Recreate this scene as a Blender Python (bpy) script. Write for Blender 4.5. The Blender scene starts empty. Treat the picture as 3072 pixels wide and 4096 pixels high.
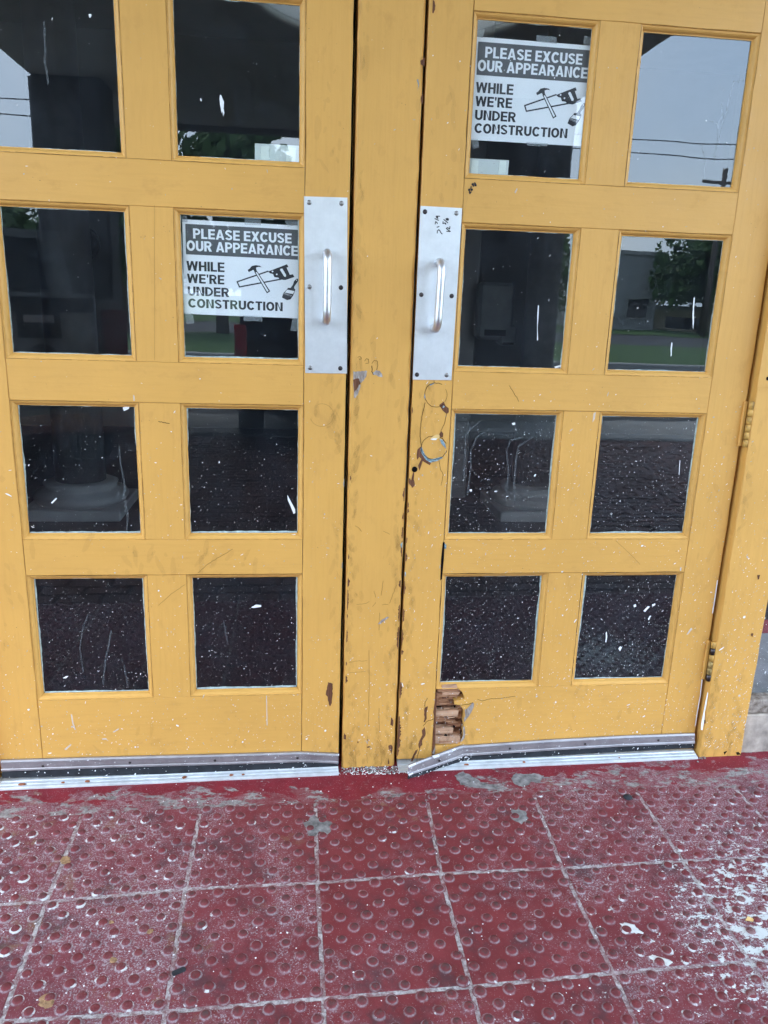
import bpy, math, random
from mathutils import Vector, Matrix
from mathutils.geometry import tessellate_polygon
R = math.radians
scene = bpy.context.scene
col = scene.collection
rnd = random.Random(7)

# ------------------------------------------------------------------ camera
CAM = Vector((-0.2287, -2.003, 1.3311)); FPX = 3111.18
RW = ((0.9931458651, -0.1120323966, 0.0333171542), (0.0023668095, -0.2657156979, -0.9640485289), (0.1168575580, 0.9575196656, -0.2636292873))
cd = bpy.data.cameras.new('camera'); cam = bpy.data.objects.new('camera', cd); col.objects.link(cam)
cd.sensor_fit = 'VERTICAL'; cd.sensor_height = 36.0; cd.lens = 36.0 * FPX / 4096
cd.clip_start = .05; cd.clip_end = 2000
X, Yd, Zf = (Vector(v) for v in RW)
m = Matrix.Identity(4)
for i in range(3):
    m[i][0] = X[i]; m[i][1] = -Yd[i]; m[i][2] = -Zf[i]; m[i][3] = CAM[i]
cam.matrix_world = m
scene.camera = cam

# ------------------------------------------------------------------ sky, sun, exposure
SUN_EL, SUN_ROT = 55, 200
w = bpy.data.worlds.new('World'); scene.world = w; w.use_nodes = True
nt = w.node_tree; nt.nodes.clear()
sky = nt.nodes.new('ShaderNodeTexSky'); sky.sky_type = 'NISHITA'; sky.sun_disc = False
sky.sun_elevation = R(SUN_EL); sky.sun_rotation = R(SUN_ROT); sky.air_density = 1.0; sky.dust_density = 4.0
mixs = nt.nodes.new('ShaderNodeMix'); mixs.data_type = 'RGBA'; mixs.inputs[0].default_value = .62
tcw = nt.nodes.new('ShaderNodeTexCoord'); nzw = nt.nodes.new('ShaderNodeTexNoise'); nzw.inputs['Scale'].default_value = 3.2; nzw.inputs['Detail'].default_value = 4
nt.links.new(tcw.outputs['Generated'], nzw.inputs['Vector'])
cmx = nt.nodes.new('ShaderNodeMix'); cmx.data_type = 'RGBA'; cmx.inputs[6].default_value = (4.9, 7.3, 10.6, 1); cmx.inputs[7].default_value = (7.8, 9.4, 11.2, 1)   # broken cloud cover
mrw = nt.nodes.new('ShaderNodeMapRange'); mrw.inputs[1].default_value = .32; mrw.inputs[2].default_value = .68
nt.links.new(nzw.outputs['Fac'], mrw.inputs[0]); nt.links.new(mrw.outputs[0], cmx.inputs[0]); nt.links.new(cmx.outputs[2], mixs.inputs[7])
bg = nt.nodes.new('ShaderNodeBackground'); bg.inputs[1].default_value = .145
out = nt.nodes.new('ShaderNodeOutputWorld')
nt.links.new(sky.outputs[0], mixs.inputs[6]); nt.links.new(mixs.outputs[2], bg.inputs[0]); nt.links.new(bg.outputs[0], out.inputs[0])
sl = bpy.data.lights.new('sun', 'SUN'); sl.energy = .8; sl.angle = R(30); sl.color = (1, .96, .9)
so = bpy.data.objects.new('sun', sl); col.objects.link(so)
so.rotation_euler = (R(90 - SUN_EL), 0, R(180 - SUN_ROT) )
scene.view_settings.view_transform = 'Standard'; scene.view_settings.look = 'None'
scene.view_settings.exposure = 2.50; scene.view_settings.gamma = 1.0; scene.view_settings.use_curve_mapping = False
scene.render.engine = 'CYCLES'
scene.cycles.max_bounces = 6; scene.cycles.transparent_max_bounces = 12; scene.cycles.diffuse_bounces = 3; scene.cycles.glossy_bounces = 3

# ------------------------------------------------------------------ helpers
def ray(px, py):
    a, b = (px - 1536) / FPX, (py - 2048) / FPX
    return X * a + Yd * b + Zf
def P(px, py, Y=0.0):                      # photo pixel -> (x, z) on the plane at depth Y
    d = ray(px, py); s = (Y - CAM.y) / d.y; p = CAM + d * s
    return (p.x, p.z)
FN = Vector((-.00907578, -.02052091, .99974823)); FO = Vector((-.7786, -.1479, -.0101))
def zf(x, y): return FO.z - (FN.x * (x - FO.x) + FN.y * (y - FO.y)) / FN.z
def F(px, py):
    d = ray(px, py); s = (FO - CAM).dot(FN) / d.dot(FN); p = CAM + d * s
    return (p.x, p.y)
def zc(ox, oy, s):                         # reads a point of an enlarged view of the photo
    return lambda x, y, Y=0.0: P(x / s + ox, y / s + oy, Y)

class MB:
    def __init__(s): s.v = []; s.f = []
    def add(s, vs, fs):
        o = len(s.v); s.v += [tuple(v) for v in vs]; s.f += [tuple(i + o for i in f) for f in fs]; return s
    def box(s, x0, x1, y0, y1, z0, z1):
        return s.add([(x0,y0,z0),(x1,y0,z0),(x1,y1,z0),(x0,y1,z0),(x0,y0,z1),(x1,y0,z1),(x1,y1,z1),(x0,y1,z1)],
                     [(0,1,5,4),(1,2,6,5),(2,3,7,6),(3,0,4,7),(4,5,6,7),(3,2,1,0)])
    def cbox(s, x0, x1, y0, y1, z0, z1, c):   # box with chamfered edges
        pr = [(x0+c,y0),(x1-c,y0),(x1,y0+c),(x1,y1-c),(x1-c,y1),(x0+c,y1),(x0,y1-c),(x0,y0+c)]
        ins = [(x0+2*c,y0+c),(x1-2*c,y0+c),(x1-c,y0+2*c),(x1-c,y1-2*c),(x1-2*c,y1-c),(x0+2*c,y1-c),(x0+c,y1-2*c),(x0+c,y0+2*c)]
        rings = [(ins, z0), (pr, z0+c), (pr, z1-c), (ins, z1)]
        vs = [(a, b, z) for r_, z in rings for a, b in r_]; fs = []
        for k in range(3):
            for i in range(8): j = (i+1) % 8; fs.append((k*8+i, k*8+j, k*8+8+j, k*8+8+i))
        fs += [tuple(range(7,-1,-1)), tuple(range(24,32))]
        return s.add(vs, fs)
    def plate(s, pts, y0, y1):                # extruded outline in the x-z plane
        n = len(pts); vs = [(a, y0, b) for a, b in pts] + [(a, y1, b) for a, b in pts]
        tr = tessellate_polygon([[Vector((a, b, 0)) for a, b in pts]])
        fs = [tuple(t) for t in tr] + [tuple(i + n for i in reversed(t)) for t in tr]
        fs += [(i, (i+1) % n, (i+1) % n + n, i + n) for i in range(n)]
        return s.add(vs, fs)
    def flat(s, pts, y):                      # a thin film of paint, print or wear on a board
        n = len(pts)
        if n <= 4: return s.add([(a, y, b) for a, b in pts], [tuple(range(n))])
        cx = sum(a for a, b in pts) / n; cz = sum(b for a, b in pts) / n
        tr = tessellate_polygon([[Vector((a, b, 0)) for a, b in pts]])
        return s.add([(a, y, b) for a, b in pts], [tuple(t) for t in tr])
    def tube(s, path, r, n=12, cap=True):
        path = [Vector(p) for p in path]; rs = r if isinstance(r, (list, tuple)) else [r] * len(path)
        up = None; vs = []; fs = []
        for i, p in enumerate(path):
            t = (path[min(i+1, len(path)-1)] - path[max(i-1, 0)]).normalized()
            if up is None: up = t.orthogonal().normalized()
            up = (up - t * up.dot(t)).normalized(); sd = t.cross(up)
            for k in range(n):
                a = 2*math.pi*k/n; vs.append(p + (up*math.cos(a) + sd*math.sin(a)) * rs[i])
        for i in range(len(path)-1):
            for k in range(n):
                l = (k+1) % n; fs.append((i*n+k, i*n+l, (i+1)*n+l, (i+1)*n+k))
        if cap: fs += [tuple(range(n-1,-1,-1)), tuple(range((len(path)-1)*n, len(path)*n))]
        return s.add(vs, fs)
    def lathe(s, prof, c=(0,0,0), n=16, axis='z'):
        vs = []; fs = []
        for r_, h in prof:
            for k in range(n):
                a = 2*math.pi*k/n; u, v = r_*math.cos(a), r_*math.sin(a)
                vs.append((c[0]+u, c[1]+v, c[2]+h) if axis == 'z' else (c[0]+u, c[1]-h, c[2]+v))
        for i in range(len(prof)-1):
            for k in range(n):
                l = (k+1) % n; fs.append((i*n+k, i*n+l, (i+1)*n+l, (i+1)*n+k))
        fs += [tuple(range(n-1,-1,-1)), tuple(range((len(prof)-1)*n, len(prof)*n))]
        return s.add(vs, fs)
    def stroke(s, pts, wd, y):                # pen line / crack as a ribbon on plane y
        for (a, b), (c, d) in zip(pts, pts[1:]):
            L = math.hypot(c-a, d-b) or 1e-6; ux, uz = (c-a)/L, (d-b)/L; nx, nz = -uz*wd/2, ux*wd/2
            e = wd*.3
            s.add([(a-ux*e+nx,y,b-uz*e+nz),(a-ux*e-nx,y,b-uz*e-nz),(c+ux*e-nx,y,d+uz*e-nz),(c+ux*e+nx,y,d+uz*e+nz)],[(0,1,2,3)])
            y -= .00002
        return s
    def mesh(s, name):
        me = bpy.data.meshes.new(name); me.from_pydata(s.v, [], s.f); me.update(); return me
    def build(s, name, mat, parent=None, smooth=False, recalc=True, loc=None):
        me = s.mesh(name)
        if recalc:
            import bmesh
            bm = bmesh.new(); bm.from_mesh(me); bmesh.ops.recalc_face_normals(bm, faces=bm.faces); bm.to_mesh(me); bm.free()
        if smooth:
            for p in me.polygons: p.use_smooth = True
        me.materials.append(mat)
        o = bpy.data.objects.new(name, me); col.objects.link(o)
        if parent: o.parent = parent
        if loc: o.location = loc
        return o
def tag(o, label=None, cat=None, group=None, kind=None):
    if label: o['label'] = label
    if cat: o['category'] = cat
    if group: o['group'] = group
    if kind: o['kind'] = kind
    return o
def thing(name, label, cat, group=None, loc=(0,0,0)):
    o = bpy.data.objects.new(name, None); col.objects.link(o); o.empty_display_size = .1; o.location = loc
    return tag(o, label, cat, group)

# ------------------------------------------------------------------ materials
class NT:
    def __init__(s, name):
        s.m = bpy.data.materials.new(name); s.m.use_nodes = True; s.t = s.m.node_tree; s.n = s.t.nodes
        s.b = s.n['Principled BSDF']; s.o = s.n['Material Output']
    def new(s, ty, **kw):
        n = s.n.new('ShaderNode' + ty)
        for k, v in kw.items(): setattr(n, k, v)
        return n
    def lk(s, a, b): s.t.links.new(a, b)
    def pos(s, sc=(1,1,1)):
        g = s.new('NewGeometry'); mp = s.new('Mapping'); mp.inputs['Scale'].default_value = sc
        s.lk(g.outputs['Position'], mp.inputs['Vector']); return mp.outputs[0]
    def noise(s, vec, sc, det=4, ro=.55, dist=0):
        n = s.new('TexNoise'); n.inputs['Scale'].default_value = sc; n.inputs['Detail'].default_value = min(det, 4)
        n.inputs['Roughness'].default_value = ro; n.inputs['Distortion'].default_value = dist
        s.lk(vec, n.inputs['Vector']); return n.outputs['Fac']
    def vor(s, vec, sc, rand=1):
        n = s.new('TexVoronoi'); n.inputs['Scale'].default_value = sc; n.inputs['Randomness'].default_value = rand
        s.lk(vec, n.inputs['Vector']); return n.outputs['Distance']
    def ramp(s, fac, a, b, va=0., vb=1.):
        n = s.new('MapRange'); n.inputs[1].default_value = a; n.inputs[2].default_value = b
        n.inputs[3].default_value = va; n.inputs[4].default_value = vb; s.lk(fac, n.inputs[0]); return n.outputs[0]
    def math(s, op, a, b=None):
        n = s.new('Math', operation=op)
        for i, v in enumerate((a, b)):
            if v is None: continue
            if isinstance(v, (int, float)): n.inputs[i].default_value = v
            else: s.lk(v, n.inputs[i])
        return n.outputs[0]
    def mix(s, fac, a, b):
        n = s.new('Mix', data_type='RGBA')
        for i, v in ((0, fac), (6, a), (7, b)):
            if isinstance(v, (int, float)): n.inputs[i].default_value = v
            elif isinstance(v, tuple): n.inputs[i].default_value = (*v, 1) if len(v) == 3 else v
            else: s.lk(v, n.inputs[i])
        return n.outputs[2]
    def bump(s, h, st, d):
        n = s.new('Bump'); n.inputs['Strength'].default_value = st; n.inputs['Distance'].default_value = d
        s.lk(h, n.inputs['Height']); s.lk(n.outputs[0], s.b.inputs['Normal']); return n
    def base(s, c): s.lk(c, s.b.inputs['Base Color'])
    def set(s, rough=None, metal=None, spec=None):
        if rough is not None: s.b.inputs['Roughness'].default_value = rough
        if metal is not None: s.b.inputs['Metallic'].default_value = metal
        if spec is not None: s.b.inputs['Specular IOR Level'].default_value = spec
        return s
def simple(name, c, rough=.6, metal=0, spec=.4, var=.15, vs=12, bump=0):
    t = NT(name).set(rough, metal, spec); p = t.pos()
    n = t.noise(p, vs, 5)
    t.base(t.mix(t.ramp(n, .3, .7), tuple(x*(1-var) for x in c), tuple(min(1, x*(1+var)) for x in c)))
    if bump: t.bump(t.noise(p, vs*12, 4), bump, .002)
    return t.m
def paint(name, c, stretch):
    t = NT(name).set(.42, 0, .32); p = t.pos(); pg = t.pos(stretch)
    big = t.noise(p, 2.7, 6, .6); smudge = t.noise(t.pos((1, 1, .55) if stretch[0] > stretch[2] else (.55, 1, 1)), 17, 4, .75, .25); grain = t.noise(pg, 22, 5, .6); fine = t.noise(p, 160, 3)
    c0 = t.mix(t.ramp(big, .3, .72), tuple(x*.93 for x in c), tuple(min(1, x*1.05) for x in c))
    c1 = t.mix(t.ramp(smudge, .56, .80, 0, .34), c0, (c[0]*.60, c[1]*.55, c[2]*.55))
    c2 = t.mix(t.ramp(grain, .48, .80, 0, .21), c1, (c[0]*.70, c[1]*.66, c[2]*.6))
    c3 = t.mix(t.ramp(fine, .62, .8, 0, .28), c2, (min(1, c[0]*1.18), min(1, c[1]*1.2), c[2]*1.5))
    v = t.vor(t.pos((1,1,1)), 75); msk = t.ramp(t.noise(p, 14, 3), .56, .66)
    nick = t.math('MULTIPLY', t.ramp(v, .10, .05), msk)
    sc = t.noise(t.pos((9, 9, 160) if stretch[0] < stretch[2] else (160, 9, 9)), 1.0, 2)
    c4 = t.mix(t.math('MULTIPLY', nick, .75), c3, (.10, .055, .025))
    t.base(c4)
    h = t.math('ADD', t.math('MULTIPLY', grain, .8), t.math('ADD', t.math('MULTIPLY', t.noise(p, 60, 4), .6), t.math('MULTIPLY', nick, -1.5)))
    t.bump(h, .45, .0014)
    t.lk(t.ramp(smudge, .3, .75, .34, .56), t.b.inputs['Roughness'])
    return t.m
YEL = (.660, .352, .086)
M = {}
M['pv'] = paint('yellow_paint_vertical', YEL, (5, 5, .35))
M['ph'] = paint('yellow_paint_horizontal', YEL, (.35, 5, 5))
M['bead'] = paint('yellow_bead_paint', (.675, .365, .092), (2, 2, 2))
def wood(name, a, b, ax=(.6, 6, 14)):
    t = NT(name).set(.75, 0, .2); g = t.noise(t.pos(ax), 16, 6, .65, .4)
    t.base(t.mix(t.ramp(g, .3, .72), a, b)); t.bump(g, .7, .003); return t.m
M['wood'] = wood('raw_splintered_wood', (.23, .095, .045), (.56, .31, .175))
M['woodpale'] = wood('pale_split_wood', (.40, .22, .13), (.66, .43, .28))
M['woodv'] = wood('bare_brown_wood', (.085, .032, .016), (.20, .085, .045), (14, 6, .6))
M['woodgrey'] = wood('weathered_grey_wood', (.13, .075, .045), (.50, .46, .42), (7, 7, 2.2))
M['crack'] = simple('dark_crack', (.022, .014, .008), .9, spec=.1)
M['scuffline'] = simple('thin_brown_scuff', (.30, .165, .045), .7, spec=.2)
M['black'] = simple('black_void', (.006, .005, .005), .9, spec=.05)
M['bluegrey'] = wood('old_blue_grey_paint', (.10, .13, .14), (.33, .48, .52), (8, 8, 8))
M['white'] = simple('white_splash', (.80, .81, .82), .55, var=.06)
M['film'] = None
M['yflake'] = simple('pale_yellow_flake', (.70, .47, .18), .5)
def brushed(name, c, rough, ax=(90, 90, 2), wear=.25, metal=1.0):
    t = NT(name).set(rough, 1, .5); p = t.pos(); g = t.noise(t.pos(ax), 7, 4); s = t.noise(p, 16, 6, .7)
    t.base(t.mix(t.ramp(s, .35, .75), c, tuple(x*(1-wear) for x in c)))
    t.b.inputs['Metallic'].default_value = metal; t.lk(t.ramp(g, .3, .7, rough-.06, rough+.1), t.b.inputs['Roughness']); t.bump(g, .12, .0006); return t.m
M['alu'] = brushed('brushed_aluminium', (.77, .79, .80), .46, wear=.14, metal=.85)
M['handle'] = brushed('worn_handle_metal', (.74, .74, .76), .40, (4, 4, 4), .30)
M['sweep'] = brushed('dull_aluminium_strip', (.48, .46, .47), .55, (2, 90, 90), .3)
M['thr'] = brushed('bright_threshold_aluminium', (.72, .75, .77), .42, (2, 90, 90), .35, .35)
M['screw'] = simple('screw_steel', (.30, .29, .28), .35, 1)
M['screwdark'] = simple('dark_screw_steel', (.07, .06, .06), .4, 1)
M['rubber'] = simple('black_rubber', (.022, .025, .03), .65, spec=.3, var=.4, vs=40)
M['ink'] = simple('black_marker_ink', (.012, .011, .014), .5)
M['paper'] = simple('white_paper', (.86, .865, .88), .8, var=.04, vs=6)
M['band'] = simple('grey_toner', (.105, .105, .112), .7, var=.1, vs=30)
M['toner'] = simple('black_toner', (.032, .032, .036), .7, var=.25, vs=20)
M['putty'] = simple('pale_green_putty', (.36, .46, .46), .7, var=.35, vs=60)
M['concrete'] = simple('grey_concrete', (.20, .19, .185), .9, var=.55, vs=60, bump=.8)
M['stone'] = simple('painted_stone_base', (.36, .30, .25), .85, var=.45, vs=22, bump=.4)
M['plate'] = simple('pale_plastic', (.62, .66, .63), .55, var=.08, vs=8)
M['pad'] = simple('pale_pad', (.74, .78, .72), .7, var=.05)
M['orange'] = simple('rust_orange_chip', (.30, .10, .045), .8, var=.4, vs=60)
M['dirt'] = simple('tan_mud', (.34, .20, .10), .95, var=.35, vs=120, bump=.6)
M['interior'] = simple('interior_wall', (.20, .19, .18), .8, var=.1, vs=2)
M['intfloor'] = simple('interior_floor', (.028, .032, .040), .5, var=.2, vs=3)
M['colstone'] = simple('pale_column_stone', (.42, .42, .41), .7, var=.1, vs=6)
M['clockrim'] = simple('clock_rim_black', (.02, .02, .02), .3)
M['clockface'] = simple('clock_face_white', (.75, .74, .72), .6, var=.03)
M['soffit'] = simple('brown_grey_soffit', (.52, .49, .45), .85, var=.10, vs=3)
M['rim'] = simple('cream_rim', (.92, .90, .84), .6)
M['disc'] = simple('grey_disc', (.84, .81, .77), .8)
M['pier'] = simple('dark_pier', (.075, .07, .07), .75, var=.2, vs=4)
M['carpaint'] = simple('dark_grey_car_paint', (.20, .21, .22), .3, .3, .6, .08)
M['carblack'] = simple('black_car_paint', (.012, .013, .016), .22, .2, .6, .08)
M['tyre'] = simple('tyre_rubber', (.02, .02, .02), .85)
M['chrome'] = simple('bright_bumper', (.6, .6, .6), .2, 1)
M['carglass'] = simple('dark_car_glass', (.01, .012, .014), .08, 0, .7)
M['tail'] = simple('red_tail_lens', (.42, .012, .012), .15, 0, .6)
M['taildark'] = simple('dark_red_lens', (.10, .006, .006), .2, 0, .5)
M['lens'] = simple('clear_lens', (.5, .5, .48), .15, 0, .6)
M['asphalt'] = simple('asphalt', (.055, .057, .06), .9, var=.2, vs=3)
M['kerb'] = simple('kerb_concrete', (.32, .31, .29), .85, var=.15, vs=3)
M['grass'] = simple('lawn', (.045, .10, .022), .95, var=.35, vs=6)
M['brick'] = simple('dark_red_paver', (.125, .062, .056), .62, var=.4, vs=5)
M['joint'] = simple('paver_joint', (.025, .022, .022), .9)
M['bld'] = simple('concrete_panel', (.30, .30, .29), .8, var=.08, vs=1)
M['beige'] = simple('beige_wall', (.50, .42, .30), .8, var=.08, vs=1)
M['leaf'] = simple('tree_leaf', (.055, .105, .028), .8, var=.5, vs=.7)
M['leaf2'] = simple('yellow_green_leaf', (.12, .15, .03), .8, var=.45, vs=.9)
M['bark'] = simple('bark', (.09, .065, .045), .9, var=.3, vs=8)
M['polewood'] = simple('grey_pole_wood', (.12, .10, .085), .9)
M['redband'] = simple('dark_red_sticker', (.24, .02, .03), .6, var=.3, vs=30)

def glass_mat():
    t = NT('window_glass'); t.n.remove(t.b)
    tr = t.new('BsdfTransparent'); tr.inputs[0].default_value = (.955, .97, .97, 1)
    gl = t.new('BsdfGlossy'); gl.inputs['Roughness'].default_value = .004; gl.inputs[0].default_value = (.94, .98, 1, 1)
    fr = t.new('Fresnel'); fr.inputs[0].default_value = 1.75
    geo = t.new('NewGeometry'); p = t.pos()
    front = t.math('SUBTRACT', 1.0, geo.outputs['Backfacing'])
    ms = t.new('MixShader'); t.lk(t.math('MULTIPLY', fr.outputs[0], front), ms.inputs[0]); t.lk(tr.outputs[0], ms.inputs[1]); t.lk(gl.outputs[0], ms.inputs[2])
    bw = t.new('Bump'); bw.inputs['Strength'].default_value = .10; bw.inputs['Distance'].default_value = .002
    t.lk(t.noise(p, 5, 1), bw.inputs['Height']); t.lk(bw.outputs[0], gl.inputs['Normal'])
    df = t.new('BsdfDiffuse'); df.inputs[0].default_value = (.36, .44, .56, 1)
    haze = t.ramp(t.noise(p, 7, 7, .7, .8), .40, .80, .006, .034)
    speck = t.math('MULTIPLY', t.ramp(t.vor(p, 330), .16, .10), t.ramp(t.noise(p, 28, 3), .48, .62, .03, .35))
    smear = t.ramp(t.noise(t.pos((9, 9, 1.0)), 7, 5, .6, .4), .60, .80, 0, .03)
    dust = t.math('MULTIPLY', t.math('ADD', t.math('ADD', haze, smear), speck), front)
    m2 = t.new('MixShader'); t.lk(dust, m2.inputs[0]); t.lk(ms.outputs[0], m2.inputs[1]); t.lk(df.outputs[0], m2.inputs[2])
    t.lk(m2.outputs[0], t.o.inputs[0]); return t.m
M['glass'] = glass_mat()
def clear_mat(name, c, f):
    t = NT(name); t.set(.35, 0, .5); t.b.inputs['Base Color'].default_value = (*c, 1)
    tr = t.new('BsdfTransparent'); ms = t.new('MixShader'); ms.inputs[0].default_value = f
    t.lk(tr.outputs[0], ms.inputs[1]); t.lk(t.b.outputs[0], ms.inputs[2]); t.lk(ms.outputs[0], t.o.inputs[0]); return t.m
M['tape'] = clear_mat('clear_tape', (.62, .66, .68), .30)
M['faint'] = clear_mat('thin_white_film', (.80, .80, .78), .50)
M['drip'] = clear_mat('dried_drip', (.55, .60, .63), .10)

def floor_mat(name, mode):
    # mode: 0 tiles and domes, 1 grout bed, 2 painted strip before the doors
    t = NT(name).set(.62, 0, .35); p = t.pos(); g = t.new('NewGeometry')
    sep = t.new('SeparateXYZ'); t.lk(g.outputs['Position'], sep.inputs[0]); x, y = sep.outputs[0], sep.outputs[1]
    red = t.mix(t.ramp(t.noise(p, 9, 6), .3, .7), (.140, .019, .022), (.212, .033, .038))
    grey = t.mix(t.ramp(t.noise(p, 40, 6), .3, .7), (.16, .155, .15), (.42, .42, .41))
    pale = (.40, .36, .38)
    # dusty film: trodden clean through the middle, thicker to both sides
    cx = t.math('ABSOLUTE', t.math('SUBTRACT', x, .10))
    side = t.ramp(cx, .10, .70, -.075, .10)
    red = t.mix(t.ramp(cx, .25, .9), red, t.mix(t.ramp(t.noise(p, 12, 4), .3, .7), (.142, .025, .034), (.208, .042, .054)))
    d1 = t.math('ADD', t.noise(p, 5, 4, .7, .4), side)
    film = t.ramp(d1, .42, .62, .0, 1.0)
    sp = t.noise(p, 240, 4, .8)
    sp2 = t.noise(p, 70, 4, .75)
    c = t.mix(t.math('MULTIPLY', t.ramp(sp2, .40, .66), t.math('MULTIPLY', film, .62)), red, (.26, .125, .145))
    fleck = t.ramp(t.math('ADD', sp, t.math('MULTIPLY', film, .10)), .635, .675)
    c = t.mix(t.math('MULTIPLY', fleck, .85), c, pale)
    # brown foot dirt
    br = t.math('MULTIPLY', t.ramp(t.noise(p, 22, 4, .7), .56, .66), t.ramp(t.math('ADD', t.noise(p, 2.6, 2), t.math('MULTIPLY', x, -.14)), .54, .66))
    c = t.mix(t.math('MULTIPLY', br, .7), c, (.21, .125, .06))
    # dark oily scuffs
    c = t.mix(t.math('MULTIPLY', t.ramp(t.noise(p, 8, 4, .75), .53, .68), .66), c, (.058, .034, .038))
    # spilt white paint, worn to lace, on the right
    dx = t.math('SUBTRACT', x, .98); dy = t.math('SUBTRACT', y, -.68)
    dist = t.math('SQRT', t.math('ADD', t.math('MULTIPLY', dx, dx), t.math('MULTIPLY', t.math('MULTIPLY', dy, dy), 1.3)))
    lace = t.noise(t.pos((1, 1.5, 1)), 27, 4, .85, .25)
    spill = t.math('ADD', lace, t.ramp(dist, 0, .66, .150, -.15))
    c = t.mix(t.ramp(spill, .565, .60, 0, .93), c, (.62, .65, .63))
    left = t.ramp(x, -.35, -.85, 0, 1)
    if mode == 0:
        at = t.new('Attribute', attribute_name='wear'); s2 = t.new('SeparateColor'); t.lk(at.outputs['Color'], s2.inputs[0])
        dred = t.mix(t.ramp(t.noise(p, 60, 3), .35, .7), (.120, .016, .019), (.190, .027, .031))
        c = t.mix(t.math('MULTIPLY', s2.outputs[2], t.ramp(t.noise(p, 55, 4, .7), .35, .62, .97, .75)), c, dred)
        topm = t.math('MULTIPLY', s2.outputs[0], t.ramp(t.noise(p, 130, 5, .7), .36, .56))
        topa = t.math('MULTIPLY', topm, t.ramp(t.math('SUBTRACT', t.noise(p, 5.5, 3), t.math('MULTIPLY', side, .9)), .36, .56, .10, .85))
        c = t.mix(topa, c, (.070, .046, .045))
        ring = t.math('MULTIPLY', s2.outputs[1], t.ramp(t.noise(p, 75, 5, .7), .36, .62, .06, .66))
        c = t.mix(ring, c, (.38, .36, .38))
        crisp = t.math('MULTIPLY', t.math('GREATER_THAN', s2.outputs[1], .08), t.ramp(t.math('ADD', t.noise(p, 42, 3, .6), t.math('MULTIPLY', t.math('MAXIMUM', left, t.ramp(dist, .7, .1)), .105)), .645, .70))
        c = t.mix(t.math('MULTIPLY', crisp, .9), c, (.62, .63, .62))
    if mode == 1:
        gm = t.ramp(t.noise(p, 16, 4, .8), .36, .56, .15, .95)
        gc = t.mix(t.ramp(t.noise(p, 120, 5, .7), .38, .62), (.24, .20, .195), (.58, .55, .54))
        c = t.mix(gm, c, gc)
    if mode == 2:
        wv = t.noise(t.pos((.55, 1.3, 1)), 13, 4, .7, .5)
        bare = t.ramp(t.math('ADD', wv, t.math('ADD', t.ramp(y, -.03, -.15, -.10, .13), t.math('MULTIPLY', side, .55))), .525, .545)
        fresh = t.mix(t.ramp(t.noise(p, 20, 4), .3, .7), (.150, .008, .016), (.215, .014, .024))
        fr2 = t.mix(t.math('MULTIPLY', t.ramp(sp, .60, .66), .6), fresh, pale)
        worn = t.mix(t.ramp(t.noise(t.pos((.6, 1.2, 1)), 26, 4, .8), .52, .57), t.mix(.35, c, t.mix(t.ramp(sp2, .4, .62), (.17, .018, .03), (.27, .15, .16))), t.mix(t.ramp(sp2, .35, .65), (.13, .115, .11), (.34, .32, .31)))
        c = t.mix(bare, fr2, worn)
    t.base(c)
    t.bump(t.noise(p, 110, 4, .8), .6, .0022)
    t.lk(t.ramp(t.noise(p, 8, 5), .3, .7, .60, .88), t.b.inputs['Roughness'])
    return t.m
M['floor'] = floor_mat('red_tactile_paint', 0); M['grout'] = floor_mat('dusty_grout', 1); M['strip'] = floor_mat('red_strip_paint', 2)

# ------------------------------------------------------------------ ground: painted strip, tactile tiles, domes
def gsheet(name, x0, x1, y0, y1, z, mat, nx=1, ny=1):
    mb = MB(); vs = []; fs = []
    for j in range(ny+1):
        for i in range(nx+1):
            xx, yy = x0+(x1-x0)*i/nx, y0+(y1-y0)*j/ny
            vs.append((xx, yy, z(xx, yy) if callable(z) else z))
    for j in range(ny):
        for i in range(nx): a = j*(nx+1)+i; fs.append((a, a+1, a+nx+2, a+nx+1))
    mb.add(vs, fs); o = mb.build(name, mat, recalc=False); o['kind'] = 'structure'; return o
gsheet('painted_concrete_apron', -2.4, 2.4, -.176, .16, lambda a, b: zf(a, b) - .0008, M['strip'])
base = gsheet('pavement', -2.4, 2.4, -1.375, -.155, lambda a, b: zf(a, b) - .0013, M['grout'])
base['label'] = 'red painted tactile pavement with raised domes in front of the doors'
T = .3048
meas = {(1,0):(804,3225),(2,0):(1261,3211),(1,1):(741,3555),(2,1):(1270,3530),(0,1):(185,3607),(1,2):(662,4046),(2,2):(1294,3993),
(3,0):(1703,3174),(3,1):(1763,3493),(4,1):(2249,3472),(4,0):(2129,3165),(5,1):(2730,3442),(3,2):(1883,3947),(4,2):(2453,3891),(5,2):(2999,3845),(5,0):(2536,3151),(6,0):(2934,3146)}
node = {}
for i in range(-2, 9):
    for j in range(0, 6):
        node[i, j] = (FO.x + T*i + rnd.uniform(-.002, .002), FO.y - T*j + rnd.uniform(-.002, .002))
for k, p in meas.items(): node[k] = F(*p)
def bil(i, j, u, v):
    a, b, c, d = node[i, j], node[i+1, j], node[i, j+1], node[i+1, j+1]
    return tuple((a[k]*(1-u) + b[k]*u)*(1-v) + (c[k]*(1-u) + d[k]*u)*v for k in (0, 1))
DR = .0106
prof = [(1.45, -.0002, 0, 0), (1.26, .0001, 0, .55), (1.10, .0005, 0, 1), (1.0, .0012, 0, .6), (.93, .0030, 0, 0), (.80, .0048, .25, 0), (.58, .0060, .85, 0), (.30, .0066, 1, 0), (0.0, .0068, 1, 0)]
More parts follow.
